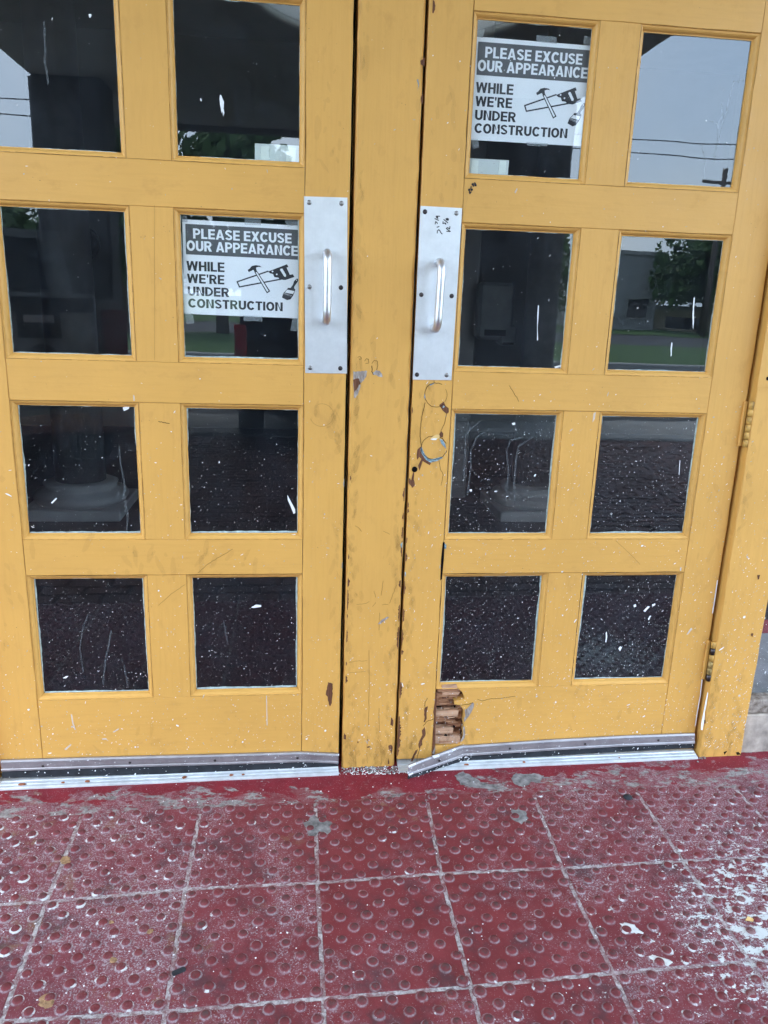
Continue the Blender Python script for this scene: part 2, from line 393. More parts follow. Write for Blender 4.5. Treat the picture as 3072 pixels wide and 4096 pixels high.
def dome_geo(cx, cy, mb, cols, n=14, sc=1.0):
    vs = []; fs = []
    tx, ty = -FN.x/FN.z, -FN.y/FN.z
    for r_, h, a, b in prof[:-1]:
        for k in range(n):
            an = 2*math.pi*k/n; dx, dy = DR*sc*r_*math.cos(an), DR*sc*r_*math.sin(an)
            vs.append((cx+dx, cy+dy, zf(cx+dx, cy+dy) + h)); cols.append((a, b, 1.0 if r_ < .97 else 0.0, 1))
    vs.append((cx, cy, zf(cx, cy) + prof[-1][1])); cols.append((1, 0, 1, 1))
    m_ = len(prof)-1
    for i in range(m_-1):
        for k in range(n): l = (k+1) % n; fs.append((i*n+k, i*n+l, (i+1)*n+l, (i+1)*n+k))
    for k in range(n): fs.append(((m_-1)*n+k, (m_-1)*n+(k+1) % n, m_*n))
    mb.add(vs, fs)
def set_wear(me, cols):
    a = me.color_attributes.new('wear', 'FLOAT_COLOR', 'POINT')
    a.data.foreach_set('color', [c for v in cols for c in v])
# one shared dome mesh (centred at its own origin)
mb = MB(); cols = []
sx0, sy0 = FO.x, FO.y
dome_geo(sx0, sy0, mb, cols); mb.v = [(a-sx0, b-sy0, c-zf(sx0, sy0)) for a, b, c in mb.v]
dome_me = mb.mesh('dome'); set_wear(dome_me, cols); dome_me.materials.append(M['floor'])
for p in dome_me.polygons: p.use_smooth = True
single = {(0,1),(1,1),(2,1),(3,1),(4,1),(2,2)}      # tiles whose domes show largest: 300 domes
g = .0050
for j in range(0, 4):
    for i in range(-2, 8):
        mb = MB(); N = 6; vs = []; fs = []
        eu = g / T
        ring_uv = [(eu + (1-2*eu)*k/N, eu) for k in range(N)] + [(1-eu, eu+(1-2*eu)*k/N) for k in range(N)] + [(1-eu-(1-2*eu)*k/N, 1-eu) for k in range(N)] + [(eu, 1-eu-(1-2*eu)*k/N) for k in range(N)]
        jit = [(rnd.uniform(-.0013, .0013), rnd.uniform(-.0013, .0013)) for _ in ring_uv]
        n = len(ring_uv)
        for (u, v), (ju, jv) in zip(ring_uv, jit):
            xx, yy = bil(i, j, u+ju, v+jv); vs.append((xx, yy, zf(xx, yy)-.008))
        for (u, v), (ju, jv) in zip(ring_uv, jit):
            xx, yy = bil(i, j, u+ju, v+jv); vs.append((xx, yy, zf(xx, yy)-.0007))
        for (u, v), (ju, jv) in zip(ring_uv, jit):
            xx, yy = bil(i, j, .5+(u+ju-.5)*.985, .5+(v+jv-.5)*.985); vs.append((xx, yy, zf(xx, yy)))
        for r_ in (0, 1):
            for k in range(n): l = (k+1) % n; fs.append((r_*n+k, r_*n+l, r_*n+n+l, r_*n+n+k))
        fs.append(tuple(range(2*n, 3*n)))
        mb.add(vs, fs); to = mb.build('paving_tile', M['floor'], base)
        set_wear(to.data, [(0, 0, 0, 1)] * len(to.data.vertices))
        dm = MB(); dcols = []; cnt = 0
        for r_ in range(10):
            for k in range(5):
                u = (.055 if r_ % 2 == 0 else .155) + .2*k; v = .05 + .1*r_
                xx, yy = bil(i, j, u + rnd.uniform(-.004, .004), v + rnd.uniform(-.004, .004)); s_ = rnd.uniform(.88, 1.08)
                if (i, j) in single:
                    o = bpy.data.objects.new('dome', dome_me); col.objects.link(o); o.parent = to
                    o.location = (xx, yy, zf(xx, yy) + .0001); o.scale = (s_, s_, rnd.choice((.55, .75, .85, .95, 1.0, 1.1))); o.rotation_euler.z = rnd.uniform(0, 6.28)
                else: dome_geo(xx, yy, dm, dcols, 12, s_); cnt += 1
        if cnt:
            o = dm.build('dome_field', M['floor'], to, True, False); set_wear(o.data, dcols); o['kind'] = 'stuff'

# ------------------------------------------------------------------ boards
def board(name, x0, x1, z0, z1, y0, y1, mat, parent, ch=.0011, jit=.0005, seg=.04):
    vert = (z1-z0) > (x1-x0); L = (z1-z0) if vert else (x1-x0); n = max(2, int(L/seg)); mb = MB(); vs = []; fs = []
    a0, a1 = (x0, x1) if vert else (z0, z1)
    for i in range(n+1):
        t = i/n; s = (z0 if vert else x0) + L*t
        if i == 0: s += 0
        j1, j2 = rnd.uniform(-jit, jit), rnd.uniform(-jit, jit); c1, c2 = ch*rnd.uniform(.5, 1.6), ch*rnd.uniform(.5, 1.6)
        e0 = a0 + abs(j1); e1 = a1 - abs(j2)
        ring = [(e0+c1, y0), (e1-c2, y0), (e1, y0+c2), (e1, y1), (e0, y1), (e0, y0+c1)]
        for a, yy in ring: vs.append((a, yy, s) if vert else (s, yy, a))
    for i in range(n):
        for k in range(6): l = (k+1) % 6; fs.append((i*6+k, i*6+l, (i+1)*6+l, (i+1)*6+k))
    fs += [tuple(range(5,-1,-1)), tuple(range(n*6, n*6+6))]
    mb.add(vs, fs); return mb.build(name, mat, parent)
BW, BD = .0130, .0165          # glazing bead width and depth
bp = [(0, -.0002), (.0012, .0026), (.0030, .0028), (.0048, .0036), (.0078, .0066), (.0098, .0104), (.0108, .0132), (BW, .0134), (BW, BD)]
def bead(name, x0, x1, z0, z1, parent):
    mb = MB(); vs = []; fs = []; n = len(bp); S = 7; ring = []
    cs = [(x0, z0), (x1, z0), (x1, z1), (x0, z1)]; inn = [(1, 1), (-1, 1), (-1, -1), (1, -1)]
    for c in range(4):
        for k in range(S):
            t = k/S; d = (c+1) % 4
            ring.append(((cs[c][0]*(1-t)+cs[d][0]*t, cs[c][1]*(1-t)+cs[d][1]*t), (inn[c][0]*(1-t)+inn[d][0]*t, inn[c][1]*(1-t)+inn[d][1]*t)))
    for (cx, cz), (ix, iz) in ring:
        j = rnd.uniform(-.0004, .0004)
        for wv, yy in bp: vs.append((cx+ix*(wv+j*(wv > .001)), yy+.0004, cz+iz*(wv+j*(wv > .001))))
    m_ = len(ring)
    for c in range(m_):
        d = (c+1) % m_
        for k in range(n-1): fs.append((c*n+k, d*n+k, d*n+k+1, c*n+k+1))
    mb.add(vs, fs); return mb.build(name, M['bead'], parent, recalc=False)
def putty(x0, x1, z0, z1, y, parent, amt):
    mb = MB(); st = .006
    def edge(pa, pb, nx, nz, big):
        L = math.hypot(pb[0]-pa[0], pb[1]-pa[1]); n = max(3, int(L/st)); wv = big*rnd.uniform(.5, 1.1); prev = None
        for i in range(n+1):
            t = i/n; wv += rnd.uniform(-.0007, .0007); wv = min(max(wv, .0002), big*2.1)
            a = (pa[0]*(1-t)+pb[0]*t, pa[1]*(1-t)+pb[1]*t); cur = (a, (a[0]+nx*wv, a[1]+nz*wv))
            if prev: mb.flat([prev[0], cur[0], cur[1], prev[1]], y)
            prev = cur
    edge((x0, z0), (x1, z0), 0, 1, .0026*amt); edge((x0, z0), (x0, z1), 1, 0, .0016*amt); edge((x1, z0), (x1, z1), -1, 0, .0017*amt); edge((x0, z1), (x1, z1), 0, -1, .0009)
    return mb.build('putty_line', M['putty'], parent, recalc=False)

def screw(parent, x, z, y, r=.0042, dark=False):
    s = MB().lathe([(r, 0), (r, .0006), (r*.85, .0016), (r*.4, .0022)], (x, y, z), 12, 'y').build('screw', M['screwdark' if dark else 'screw'], parent, True)
    return s

def make_door(name, label, LX, RZ, x_lo, x_hi, top, meet_right, notch=None):
    d = thing(name, label, 'door', None, (0, 0, 0))
    y0, y1 = 0.0, .044
    zb = .022
    gp = .0003
    board('stile', x_lo, LX[0]-gp, zb, top, y0, y1, M['pv'], d, .0016, .0012)
    board('stile', LX[3]+gp, x_hi, zb, top, y0, y1, M['pv'], d, .0016, .0012)
    rails = [(RZ[0], top), (RZ[2], RZ[1]), (RZ[4], RZ[3]), (RZ[6], RZ[5]), (zb, RZ[7])]
    for k, (a, b) in enumerate(rails):
        if k == 4 and notch:
            pts = [(LX[0]+gp, zb), (LX[3]-gp, zb), (LX[3]-gp, b), (LX[0]+gp+.072, b)] + notch
            MB().plate(pts, y0, y1).build('rail', M['ph'], d)
        else: board('rail', LX[0]+gp, LX[3]-gp, a, b, y0 + (.0006 if k % 2 else 0), y1, M['ph'], d)
    for r_ in range(4):
        za, zb_ = RZ[2*r_+1], RZ[2*r_]
        board('mullion', LX[1], LX[2], za+gp, zb_-gp, y0+.0003, y1, M['pv'], d)
        for c in (0, 2):
            xa, xb = LX[c], LX[c+1]
            bead('glazing_bead', xa, xb, za, zb_, d)
            pane = MB().box(xa+.003, xb-.003, .0172, .0212, za+.003, zb_-.003).build('window_pane', M['glass'], d)
            dm = MB()
            for (p0, p1) in (((xa, za), (xb, za)), ((xa, za), (xa, zb_)), ((xb, za), (xb, zb_)), ((xa, zb_), (xb, zb_))):
                prev = None
                for q in range(25):
                    t_ = q/24; cur = (p0[0]*(1-t_)+p1[0]*t_ + rnd.uniform(-.0003, .0003), p0[1]*(1-t_)+p1[1]*t_ + rnd.uniform(-.0003, .0003))
                    if prev and rnd.random() < .86: dm.stroke([prev, cur], rnd.uniform(.0003, .0010), -.0006)
                    prev = cur
            dm.build('dirt_line', M['scuffline'], pane, recalc=False)['kind'] = 'stuff'
            putty(xa+BW, xb-BW, za+BW, zb_-BW, .0169, pane, (.35, .9, 1.3, 1.9)[r_])
    return d
LXl = [-.9185, -.6119, -.5095, -.2016]; LXr = [.1847, .4888, .5902, .8923]
RZl = [1.9807, 1.6256, 1.5232, 1.1633, 1.0618, .7035, .6042, .2438]; RZr = [1.9807, 1.6219, 1.5201, 1.1574, 1.0599, .7024, .6022, .2481]
brk = zc(1560, 2680, 3.318)
notch_px = [(900,240),(955,290),(995,375),(900,405),(850,410),(855,455),(930,470),(975,520),(985,600),(970,680),(985,740),(970,830),(985,880),(950,950),(905,985),(800,1000),(700,1003),(597,1005)]
notch = [brk(*p) for p in notch_px]
notch[-1] = (LXr[0]+.0003, notch[-1][1])
doorL = make_door('entrance_door', 'yellow glazed door whose second pane row holds the notice, left of the post', LXl, RZl, -1.035, -.093, 2.10, True)
doorR = make_door('entrance_door', 'yellow glazed door with broken bottom rail and bent sweep, right of the post', LXr, RZr, .079, 1.0025, 2.10, False, notch)

# broken rail: bared wood behind the notch
wb = MB(); xs0, xs1 = LXr[0]+.0004, LXr[0]+.108
za, zt = min(b for a, b in notch)-.004, RZr[7]+.002
MB().box(xs0, xs1, .030, .034, za, zt).build('bared_core', M['woodv'], doorR)  # darker wood colour chosen so gaps between splinters look shaded
sl = MB()
slats = [(212,262,690,895,.002,'woodpale'),(262,312,640,950,.010,'wood'),(312,340,700,930,.004,'woodpale'),(335,385,640,900,.012,'wood'),(388,455,625,850,.016,'wood'),(458,515,620,930,.020,'wood'),(560,632,612,915,.007,'woodpale'),(640,742,612,880,.022,'wood'),(790,865,606,850,.008,'woodpale'),(868,905,606,945,.022,'wood'),(893,990,602,940,.005,'woodpale'),(745,800,830,960,.018,'wood'),(510,700,900,975,.024,'wood')]
for (ya, yb, xa, xb, yy, mt) in slats:
    top_, bot_ = [], []
    n = 9
    for k in range(n+1):
        t = k/n; xx = xa+(xb-xa)*t
        q = rnd.uniform(-5, 5) if 0 < k < n else 0
        top_.append(brk(xx + (rnd.uniform(-14, 6) if k == n else 0), ya + q - t*6)); bot_.append(brk(xx + (rnd.uniform(-14, 6) if k == n else 0), yb + rnd.uniform(-5, 5) - t*6))
    pts = bot_ + top_[::-1]
    pts = [(max(LXr[0]+.0006, a), b) for a, b in pts]
    MB().plate(pts, yy, .0302).build('splinter', M[mt], doorR)
for k in range(26):
    yy_ = rnd.uniform(225, 985); xa = rnd.uniform(640, 800); L_ = rnd.uniform(90, 260); th = rnd.uniform(5, 13); xe = min(xa+L_, 990); dp = rnd.uniform(.003, .014)
    MB().plate([brk(xa, yy_-th), brk(xa+L_*.4, yy_-th*1.1), brk(xe, yy_-12+rnd.uniform(-8, 8)), brk(xa+L_*.4, yy_+th*.4), brk(xa, yy_+th*.8)], dp, dp+.004).build('splinter', M[rnd.choice(('woodpale', 'wood', 'wood', 'woodv'))], doorR)
for (xa, ya, xb, yb) in [(860,520,890,555),(835,745,870,790),(615,530,700,550),(715,905,770,865)]:
    a = brk(xa, ya); b = brk(xb, yb)
    MB().flat([(a[0], a[1]), (b[0], a[1]-.002), (b[0]-.002, b[1]), (a[0]+.003, b[1]+.001)], .0235 if ya < 700 else .0060).build('painted_gap_shade', M['black'], doorR, recalc=False)  # flat black patches painted in for the shade of deeper gaps
# frayed grey edge round the break
fr = MB()
for (q) in [[(985,530),(1020,510),(1060,470),(1095,430),(1118,440),(1105,490),(1085,540),(1050,600),(1010,650),(985,690),(975,640),(1000,600)],[(970,740),(990,750),(1000,830),(995,900),(960,945),(925,955),(950,910),(975,860)],[(600,1000),(560,1100),(575,1120),(598,1110)]]:
    fr.flat([(a + rnd.uniform(-.001, .001), b + rnd.uniform(-.001, .001)) for a, b in (brk(*p) for p in q)], -.0010)
fr.build('frayed_edge', M['woodgrey'], doorR, recalc=False)

# ------------------------------------------------------------------ post, jambs, wall round the doors
post = thing('centre_post', 'yellow painted timber post standing between the two doors', 'post')
board('post_face', -.0835, .0725, zf(0, 0)-.006, 2.12, 0.0, .10, M['pv'], post, .0052, .0012, .03)
MB().box(-.088, .078, .101, .16, -.01, 2.12).build('gap_shade_stop', M['black'], post)  # stop block coloured black to stand in for shade deep in the door gaps
jr = thing('door_jamb', 'yellow paint-spattered jamb at the hinge side of the right door', 'jamb')
board('jamb_face', 1.0115, 1.1505, zf(1.08, 0)-.006, 2.12, -.025, .12, M['pv'], jr, .0025, .0012, .03)
board('stop_strip', 1.0060, 1.0113, .01, 2.10, .016, .10, M['pv'], jr, .001, .0008)
hl = zc(2700, 1400, 3.685)
board('cover_plate', 1.0085, 1.1525, 1.1377, 2.11, -.0285, -.0252, M['pv'], jr, .001, .0005)
MB().lathe([(.0055, 0), (.0055, .0008), (.0052, .0009)], (1.0355, -.0286, 1.161), 14, 'y').build('screw_hole', M['black'], jr)
jl = thing('door_jamb', 'yellow jamb at the hinge side of the left door, at the frame edge', 'jamb')
board('jamb_face', -1.20, -1.0415, zf(-1.1, 0)-.006, 2.12, -.020, .12, M['pv'], jl, .0025, .0012)
hd = thing('door_header', 'yellow timber header above both doors, out of the frame', 'header')
board('header_board', -1.20, 1.1505, 2.121, 2.30, -.02, .12, M['ph'], hd)
wallm = simple('grey_wall_render', (.30, .28, .26), .85, var=.1, vs=5)
wl = thing('front_wall', 'grey rendered wall surrounding the door frame', 'wall')
MB().box(-4.2, 4.2, 0, .14, 2.301, 3.60).build('wall_top', wallm, wl)
MB().box(-4.2, -1.201, 0, .14, -.05, 2.300).build('wall_side', wallm, wl)
MB().box(2.30, 4.2, 0, .14, -.05, 2.300).build('wall_side', wallm, wl)
# side light right of the jamb
sw = thing('side_window', 'dark side window over a scuffed stone base beside the right jamb', 'window')
MB().box(1.1515, 2.29, .035, .039, .175, 2.29).build('window_pane', M['glass'], sw)
MB().cbox(1.1512, 2.295, -.004, .10, .140, .186, .004).build('sill', wood('dirty_sill', (.10, .07, .05), (.42, .36, .31), (3, 3, 3)), sw)
MB().cbox(1.1512, 2.295, -.010, .10, zf(1.6, 0)-.02, .139, .003).build('stone_base', M['stone'], sw)
MB().box(1.1515, 2.29, .0405, .0415, .388, .432).build('red_strip', M['redband'], sw)
MB().box(1.1515, 2.29, .0425, .0435, .186, .386).build('grey_film', simple('grey_film', (.20, .20, .21), .7, var=.4, vs=14), sw)

# ------------------------------------------------------------------ plates, handles, hinges, sweeps, thresholds
pz = zc(1180, 760, 1659/700)
def pull(door, corners, hx, hz0, hz1, screws, tilt):
    pts = [pz(*c, -.0015) for c in corners]
    pl = MB().plate(pts, -.0018, -.0002).build('pull_plate', M['alu'], door)
    hp = []
    for k in range(9):
        a = math.pi/2*k/8; hp.append((hx, -.002 - .040*0 - (.038 + .016*math.sin(a)) + 0, hz1 + .0 - .016*(1-math.cos(a)) ))
    path = [(hx, -.0015, hz1), (hx, -.030, hz1)]
    rr = .026
    for k in range(1, 9):
        a = math.pi/2*k/8; path.append((hx, -.030 - rr*math.sin(a), hz1 - rr*(1-math.cos(a))))
    path += [(hx, -.056, hz1-rr-.02 - (hz1-hz0-2*rr-.04)*q/5) for q in range(6)]
    for k in range(0, 9):
        a = math.pi/2*k/8; path.append((hx, -.030 - rr*math.cos(a), hz0 + rr*(1-math.sin(a))))
    path += [(hx, -.0015, hz0)]
    path = [(a + tilt*(c-hz0), b, c) for a, b, c in path]
    h = MB().tube(path, .0100, 16).build('pull_handle', M['handle'], pl, True)
    for (sx, sy, dk) in screws:
        q = pz(sx, sy, -.003); screw(pl, q[0], q[1], -.0018, .0058, dk)
    return pl
plL = pull(doorL, [(85,60),(497,72),(492,1740),(97,1735)], -.147, 1.2746, 1.4348, [(135,118,0),(441,127,0),(137,918,0),(436,925,1),(144,1686,0),(430,1691,1)], 0)
plR = pull(doorR, [(1190,150),(1585,172),(1483,1803),(1115,1798)], .1265, 1.2645, 1.4232, [(1233,206,1),(1532,220,0),(1198,993,1),(1486,1005,1),(1157,1751,1),(1438,1755,0)], .02)

M['hingepaint'] = simple('worn_brassy_hinge_paint', (.50, .28, .065), .5, var=.45, vs=70)
def hinge(door, zc0, zc1, worn):
    h = thing('h', '', ''); bpy.data.objects.remove(h)
    leaf = MB().cbox(.9935, 1.0035, -.0075, -.0002, zc0, zc1-.002, .0015).build('hinge', M['pv'], door)
    n = 6; L = (zc1-zc0)/n
    for k in range(n):
        mt = M['hingepaint'] if not worn or k in (5, 3) else (M['screwdark'] if k in (0, 4) else simple('worn_hinge_paint', (.34, .23, .08), .6, .3, var=.5, vs=90))
        MB().tube([(1.0075, -.0165, zc0+k*L+.0006), (1.0075, -.0165, zc0+k*L+.0016), (1.0075, -.0165, zc0+(k+1)*L-.0014), (1.0075, -.0165, zc0+(k+1)*L-.0004)], [.0050, .0074, .0074, .0050], 14).build('knuckle', mt, leaf, True)
    return leaf
hinge(doorR, .972, 1.098, False); hinge(doorR, .262, .390, True); hinge(doorR, 1.74, 1.866, False)

def strip_path(name, top, bot, mat, parent, thick, bulge=None, rib=False):
    # top / bot: lists of (x, y, z); a bent strip of even thickness
    mb = MB(); vs = []; fs = []; n = len(top)
    prof_ = [(0, 0), (.16, .0022), (.22, .0009), (.80, .0009), (.86, .0026), (1, .0030)] if rib else [(0, 0), (1, 0)]
    k = len(prof_)
    for side in (0, 1):
        for (a, b) in zip(top, bot):
            for t, o in prof_:
                vs.append((a[0]*(1-t)+b[0]*t, a[1]*(1-t)+b[1]*t + (-o if not side else thick), a[2]*(1-t)+b[2]*t))
    for i in range(n-1):
        for j in range(k-1):
            fs.append((i*k+j, (i+1)*k+j, (i+1)*k+j+1, i*k+j+1)); q = n*k
            fs.append((q+i*k+j, q+i*k+j+1, q+(i+1)*k+j+1, q+(i+1)*k+j))
        fs.append((i*k, n*k+i*k, n*k+(i+1)*k, (i+1)*k)); fs.append((i*k+k-1, (i+1)*k+k-1, n*k+(i+1)*k+k-1, n*k+i*k+k-1))
    for i in (0, n-1):
        fs.append(tuple([i*k+j for j in range(k)] + [n*k+i*k+j for j in reversed(range(k))]))
    mb.add(vs, fs); return mb.build(name, mat, parent)
def q3(px, py, Y): a = P(px, py, Y); return (a[0], Y, a[1])
YS = -.009
tL = [q3(2,3042,YS), q3(450,3029,YS), q3(900,3018,YS), q3(1200,3009,YS), q3(1354,3016,YS)]
bL = [q3(6,3083,YS), q3(450,3068,YS), q3(900,3056,YS), q3(1205,3046,YS), q3(1354,3052,YS)]
rL = [q3(8,3112,YS+.002), q3(450,3101,YS+.002), q3(900,3090,YS+.002), q3(1205,3078,YS+.002), q3(1352,3077,YS+.002)]
swL = strip_path('door_sweep', tL, bL, M['sweep'], doorL, .006, rib=True)
strip_path('rubber_strip', [(a, b+.003, c+.002) for a, b, c in bL], rL, M['rubber'], swL, .003)
for px, py in ((172,3063),(520,3050),(860,3041),(1190,3031)):
    a = P(px, py, YS); screw(swL, a[0], a[1], YS-.001, .0038, True)
bq = lambda x, y, Y: q3(x/3.318+1560, y/3.318+2680, Y)
tR = [q3(2779,2934,YS), q3(2500,2944,YS), q3(2200,2960,YS), bq(1100,1000,YS), bq(960,1005,YS), bq(870,1035,-.014), bq(650,1115,-.030), bq(450,1188,-.046), bq(240,1270,-.064)]
bR = [q3(2779,2972,YS), q3(2500,2983,YS), q3(2200,3000,YS), bq(1100,1128,YS), bq(980,1135,YS), bq(880,1180,-.014), bq(650,1262,-.031), bq(450,1330,-.048), bq(240,1392,-.066)]
rR = [q3(2777,2993,YS+.002), q3(2500,3006,YS+.002), q3(2200,3024,YS+.002), bq(1100,1196,YS), bq(985,1205,YS), bq(885,1235,-.013), bq(650,1310,-.031), bq(450,1385,-.049), bq(232,1472,-.068)]
swR = strip_path('door_sweep', tR, bR, M['sweep'], doorR, .005, rib=True)
swR['label'] = 'aluminium sweep bent away from the door at its broken end'
strip_path('rubber_strip', [(a, b+.002, c+.002) for a, b, c in bR], rR, M['rubber'], swR, .0025)
for (x_, y_, Y) in ((655,1200,-.034),(1590,1040,YS)):
    a = bq(x_, y_, Y); screw(swR, a[0], a[2], Y-.001, .0038, True)
for px, py in ((2340,2975),(2633,2960)): a = P(px, py, YS); screw(swR, a[0], a[1], YS-.001, .0038, True)
fl = MB()
for (pp) in ([(240,1270),(340,1228),(350,1255),(250,1300)],[(560,1140),(650,1115),(660,1145),(585,1175)],[(240,1385),(300,1362),(312,1378),(262,1400)],[(820,1050),(870,1040),(875,1058),(830,1080)]):
    fl.add([bq(a, b, -.004 -.064*(960-a)/720 - .0045) for a, b in pp], [(0,1,2,3)])
fl.build('white_paint_flake', M['white'], swR, recalc=False)

def threshold(label, x0, x1):
    pr = [(-.0345, -.001), (-.0340, .0030), (-.0300, .0052), (-.0235, .0060), (-.0225, .0048), (-.0205, .0048), (-.0195, .0072), (-.0120, .0090), (-.0110, .0078), (-.0095, .0078), (-.0080, .0105), (.010, .0125), (.030, .0125), (.030, -.001)]
    vs = []; fs = []; n = len(pr); S = 14
    for i in range(S+1):
        xx = x0+(x1-x0)*i/S
        for a, h in pr: vs.append((xx, a + rnd.uniform(-.0004, .0004), zf(xx, -.02) + h))
    for i in range(S):
        for k in range(n-1): fs.append((i*n+k, i*n+k+1, (i+1)*n+k+1, (i+1)*n+k))
    fs += [tuple(range(n)), tuple(range(S*n+n-1, S*n-1, -1))]
    o = MB().add(vs, fs).build('threshold', M['thr'])
    tag(o, label, 'threshold'); return o
th1 = threshold('worn ridged aluminium threshold lying under the left door', -1.040, -.094)
th2 = threshold('ridged aluminium threshold under the right door with the bent sweep', .082, 1.0045)

# ------------------------------------------------------------------ notices taped behind the glass
def text_mesh(s, bold=.0):
    c = bpy.data.curves.new('t', 'FONT'); c.body = s; c.offset = bold; c.resolution_u = 4; c.space_character = 1.14
    o = bpy.data.objects.new('t', c); col.objects.link(o)
    dg = bpy.context.evaluated_depsgraph_get(); me = bpy.data.meshes.new_from_object(o.evaluated_get(dg))
    bpy.data.objects.remove(o); bpy.data.curves.remove(c)
    vs = [tuple(v.co) for v in me.vertices]; fs = [tuple(p.vertices) for p in me.polygons]
    bpy.data.meshes.remove(me); return vs, fs
TW = .215
def strip(cl, t, n=None):                     # thick line along a centre line
    o = []; m = len(cl)
    for i in range(m):
        a, b = cl[max(i-1, 0)], cl[min(i+1, m-1)]; L = math.hypot(b[0]-a[0], b[1]-a[1]) or 1; nx, ny = -(b[1]-a[1])/L*t/2, (b[0]-a[0])/L*t/2
        o.append(((cl[i][0]+nx, cl[i][1]+ny), (cl[i][0]-nx, cl[i][1]-ny)))
    return [(o[i][0], o[i][1], o[i+1][1], o[i+1][0]) for i in range(m-1)]
def rc_(x0, y0, x1, y1): return [((x0, y0), (x1, y0), (x1, y1), (x0, y1))]
def ell(cx, cy, rx, ry, a0, a1, n=18): return [(cx+rx*math.cos(R(a0+(a1-a0)*k/n)), cy+ry*math.sin(R(a0+(a1-a0)*k/n))) for k in range(n+1)]
def bowl(w, y0, y1): h = TW*.42; r_ = (y1-y0)/2-h; return strip([(TW*.9, y1-h), (w-r_-h, y1-h)] + ell(w-r_-h, (y0+y1)/2, r_, r_, 90, -90, 12) + [(TW*.9, y0+h)], TW*.86)
H_ = TW*.86
GL = {'I': (TW, rc_(0,0,TW,1)), 'L': (.57, rc_(0,0,TW,1)+rc_(TW,0,.57,H_)), 'E': (.61, rc_(0,0,TW,1)+rc_(TW,0,.61,H_)+rc_(TW,.41,.58,.41+H_)+rc_(TW,1-H_,.61,1)), 'H': (.70, rc_(0,0,TW,1)+rc_(.70-TW,0,.70,1)+rc_(TW,.41,.70-TW,.41+H_)),
 'T': (.64, rc_(0,1-H_,.64,1)+rc_(.32-TW/2,0,.32+TW/2,1-H_)), 'P': (.66, rc_(0,0,TW,1)+bowl(.66,.36,1)), 'R': (.71, rc_(0,0,TW,1)+bowl(.67,.40,1)+[((.28,.42),(.50,.46),(.71,0),(.46,0))]), 'D': (.71, rc_(0,0,TW,1)+bowl(.71,0,1)),
 'O': (.78, strip(ell(.39,.5,.39-TW/2,.5-H_/2,0,360,30), TW)), 'C': (.73, strip(ell(.39,.5,.39-TW/2,.5-H_/2,38,322,26), TW)), 'U': (.70, rc_(0,.36,TW,1)+rc_(.70-TW,.36,.70,1)+strip(ell(.35,.36,.35-TW/2,.36-H_/2,180,360,14), TW)),
 'S': (.66, strip(ell(.33,.735,.23,.175,15,262,14)+ell(.33,.275,.23,.185,85,-165,14), H_)), 'N': (.71, rc_(0,0,TW,1)+rc_(.71-TW,0,.71,1)+[((TW*.7,1),(TW*1.05,1),(.71-TW*.7,0),(.71-TW*1.05,0))]),
 'A': (.78, [((0,0),(TW,0),(.39+TW*.35,1),(.39-TW*.5,1)),((.78-TW,0),(.78,0),(.39+TW*.5,1),(.39-TW*.35,1))]+rc_(.2,.19,.58,.19+H_*.85)), 'X': (.74, [((0,0),(TW*1.15,0),(.74,1),(.74-TW*1.15,1)),((.74-TW*1.15,0),(.74,0),(TW*1.15,1),(0,1))]),
 'W': (1.04, [((.16,0),(.38,0),(TW*.95,1),(0,1)),((.16,0),(.36,0),(.60,1),(.43,1)),((.68,0),(.88,0),(.61,1),(.44,1)),((.66,0),(.88,0),(1.04,1),(1.04-TW*.95,1))]), "'": (.19, [((0,1),(.19,1),(.15,.66),(.04,.66))])}
def fit_text(mb, s, u0, u1, v0, v1, y, mapf):
    x = 0; quads = []
    for ch in s:
        if ch == ' ': x += .30; continue
        w_, q = GL[ch]; quads += [[(a+x, b) for a, b in p] for p in q]; x += w_ + .075
    x -= .075
    for k, q in enumerate(quads):
        pts = [mapf(u0+(u1-u0)*a/x, v1-(v1-v0)*b) for a, b in q]; mb.flat(pts, y - (k % 7)*.000012)
def uvz(x, y):
    yt = 115+(x-88)*80/1467; yb = 1300+(x-118)*58/1427; v = (y-yt)/(yb-yt); xl = 88+30*v; xr = 1555-10*v
    return ((x-xl)/(xr-xl), v)
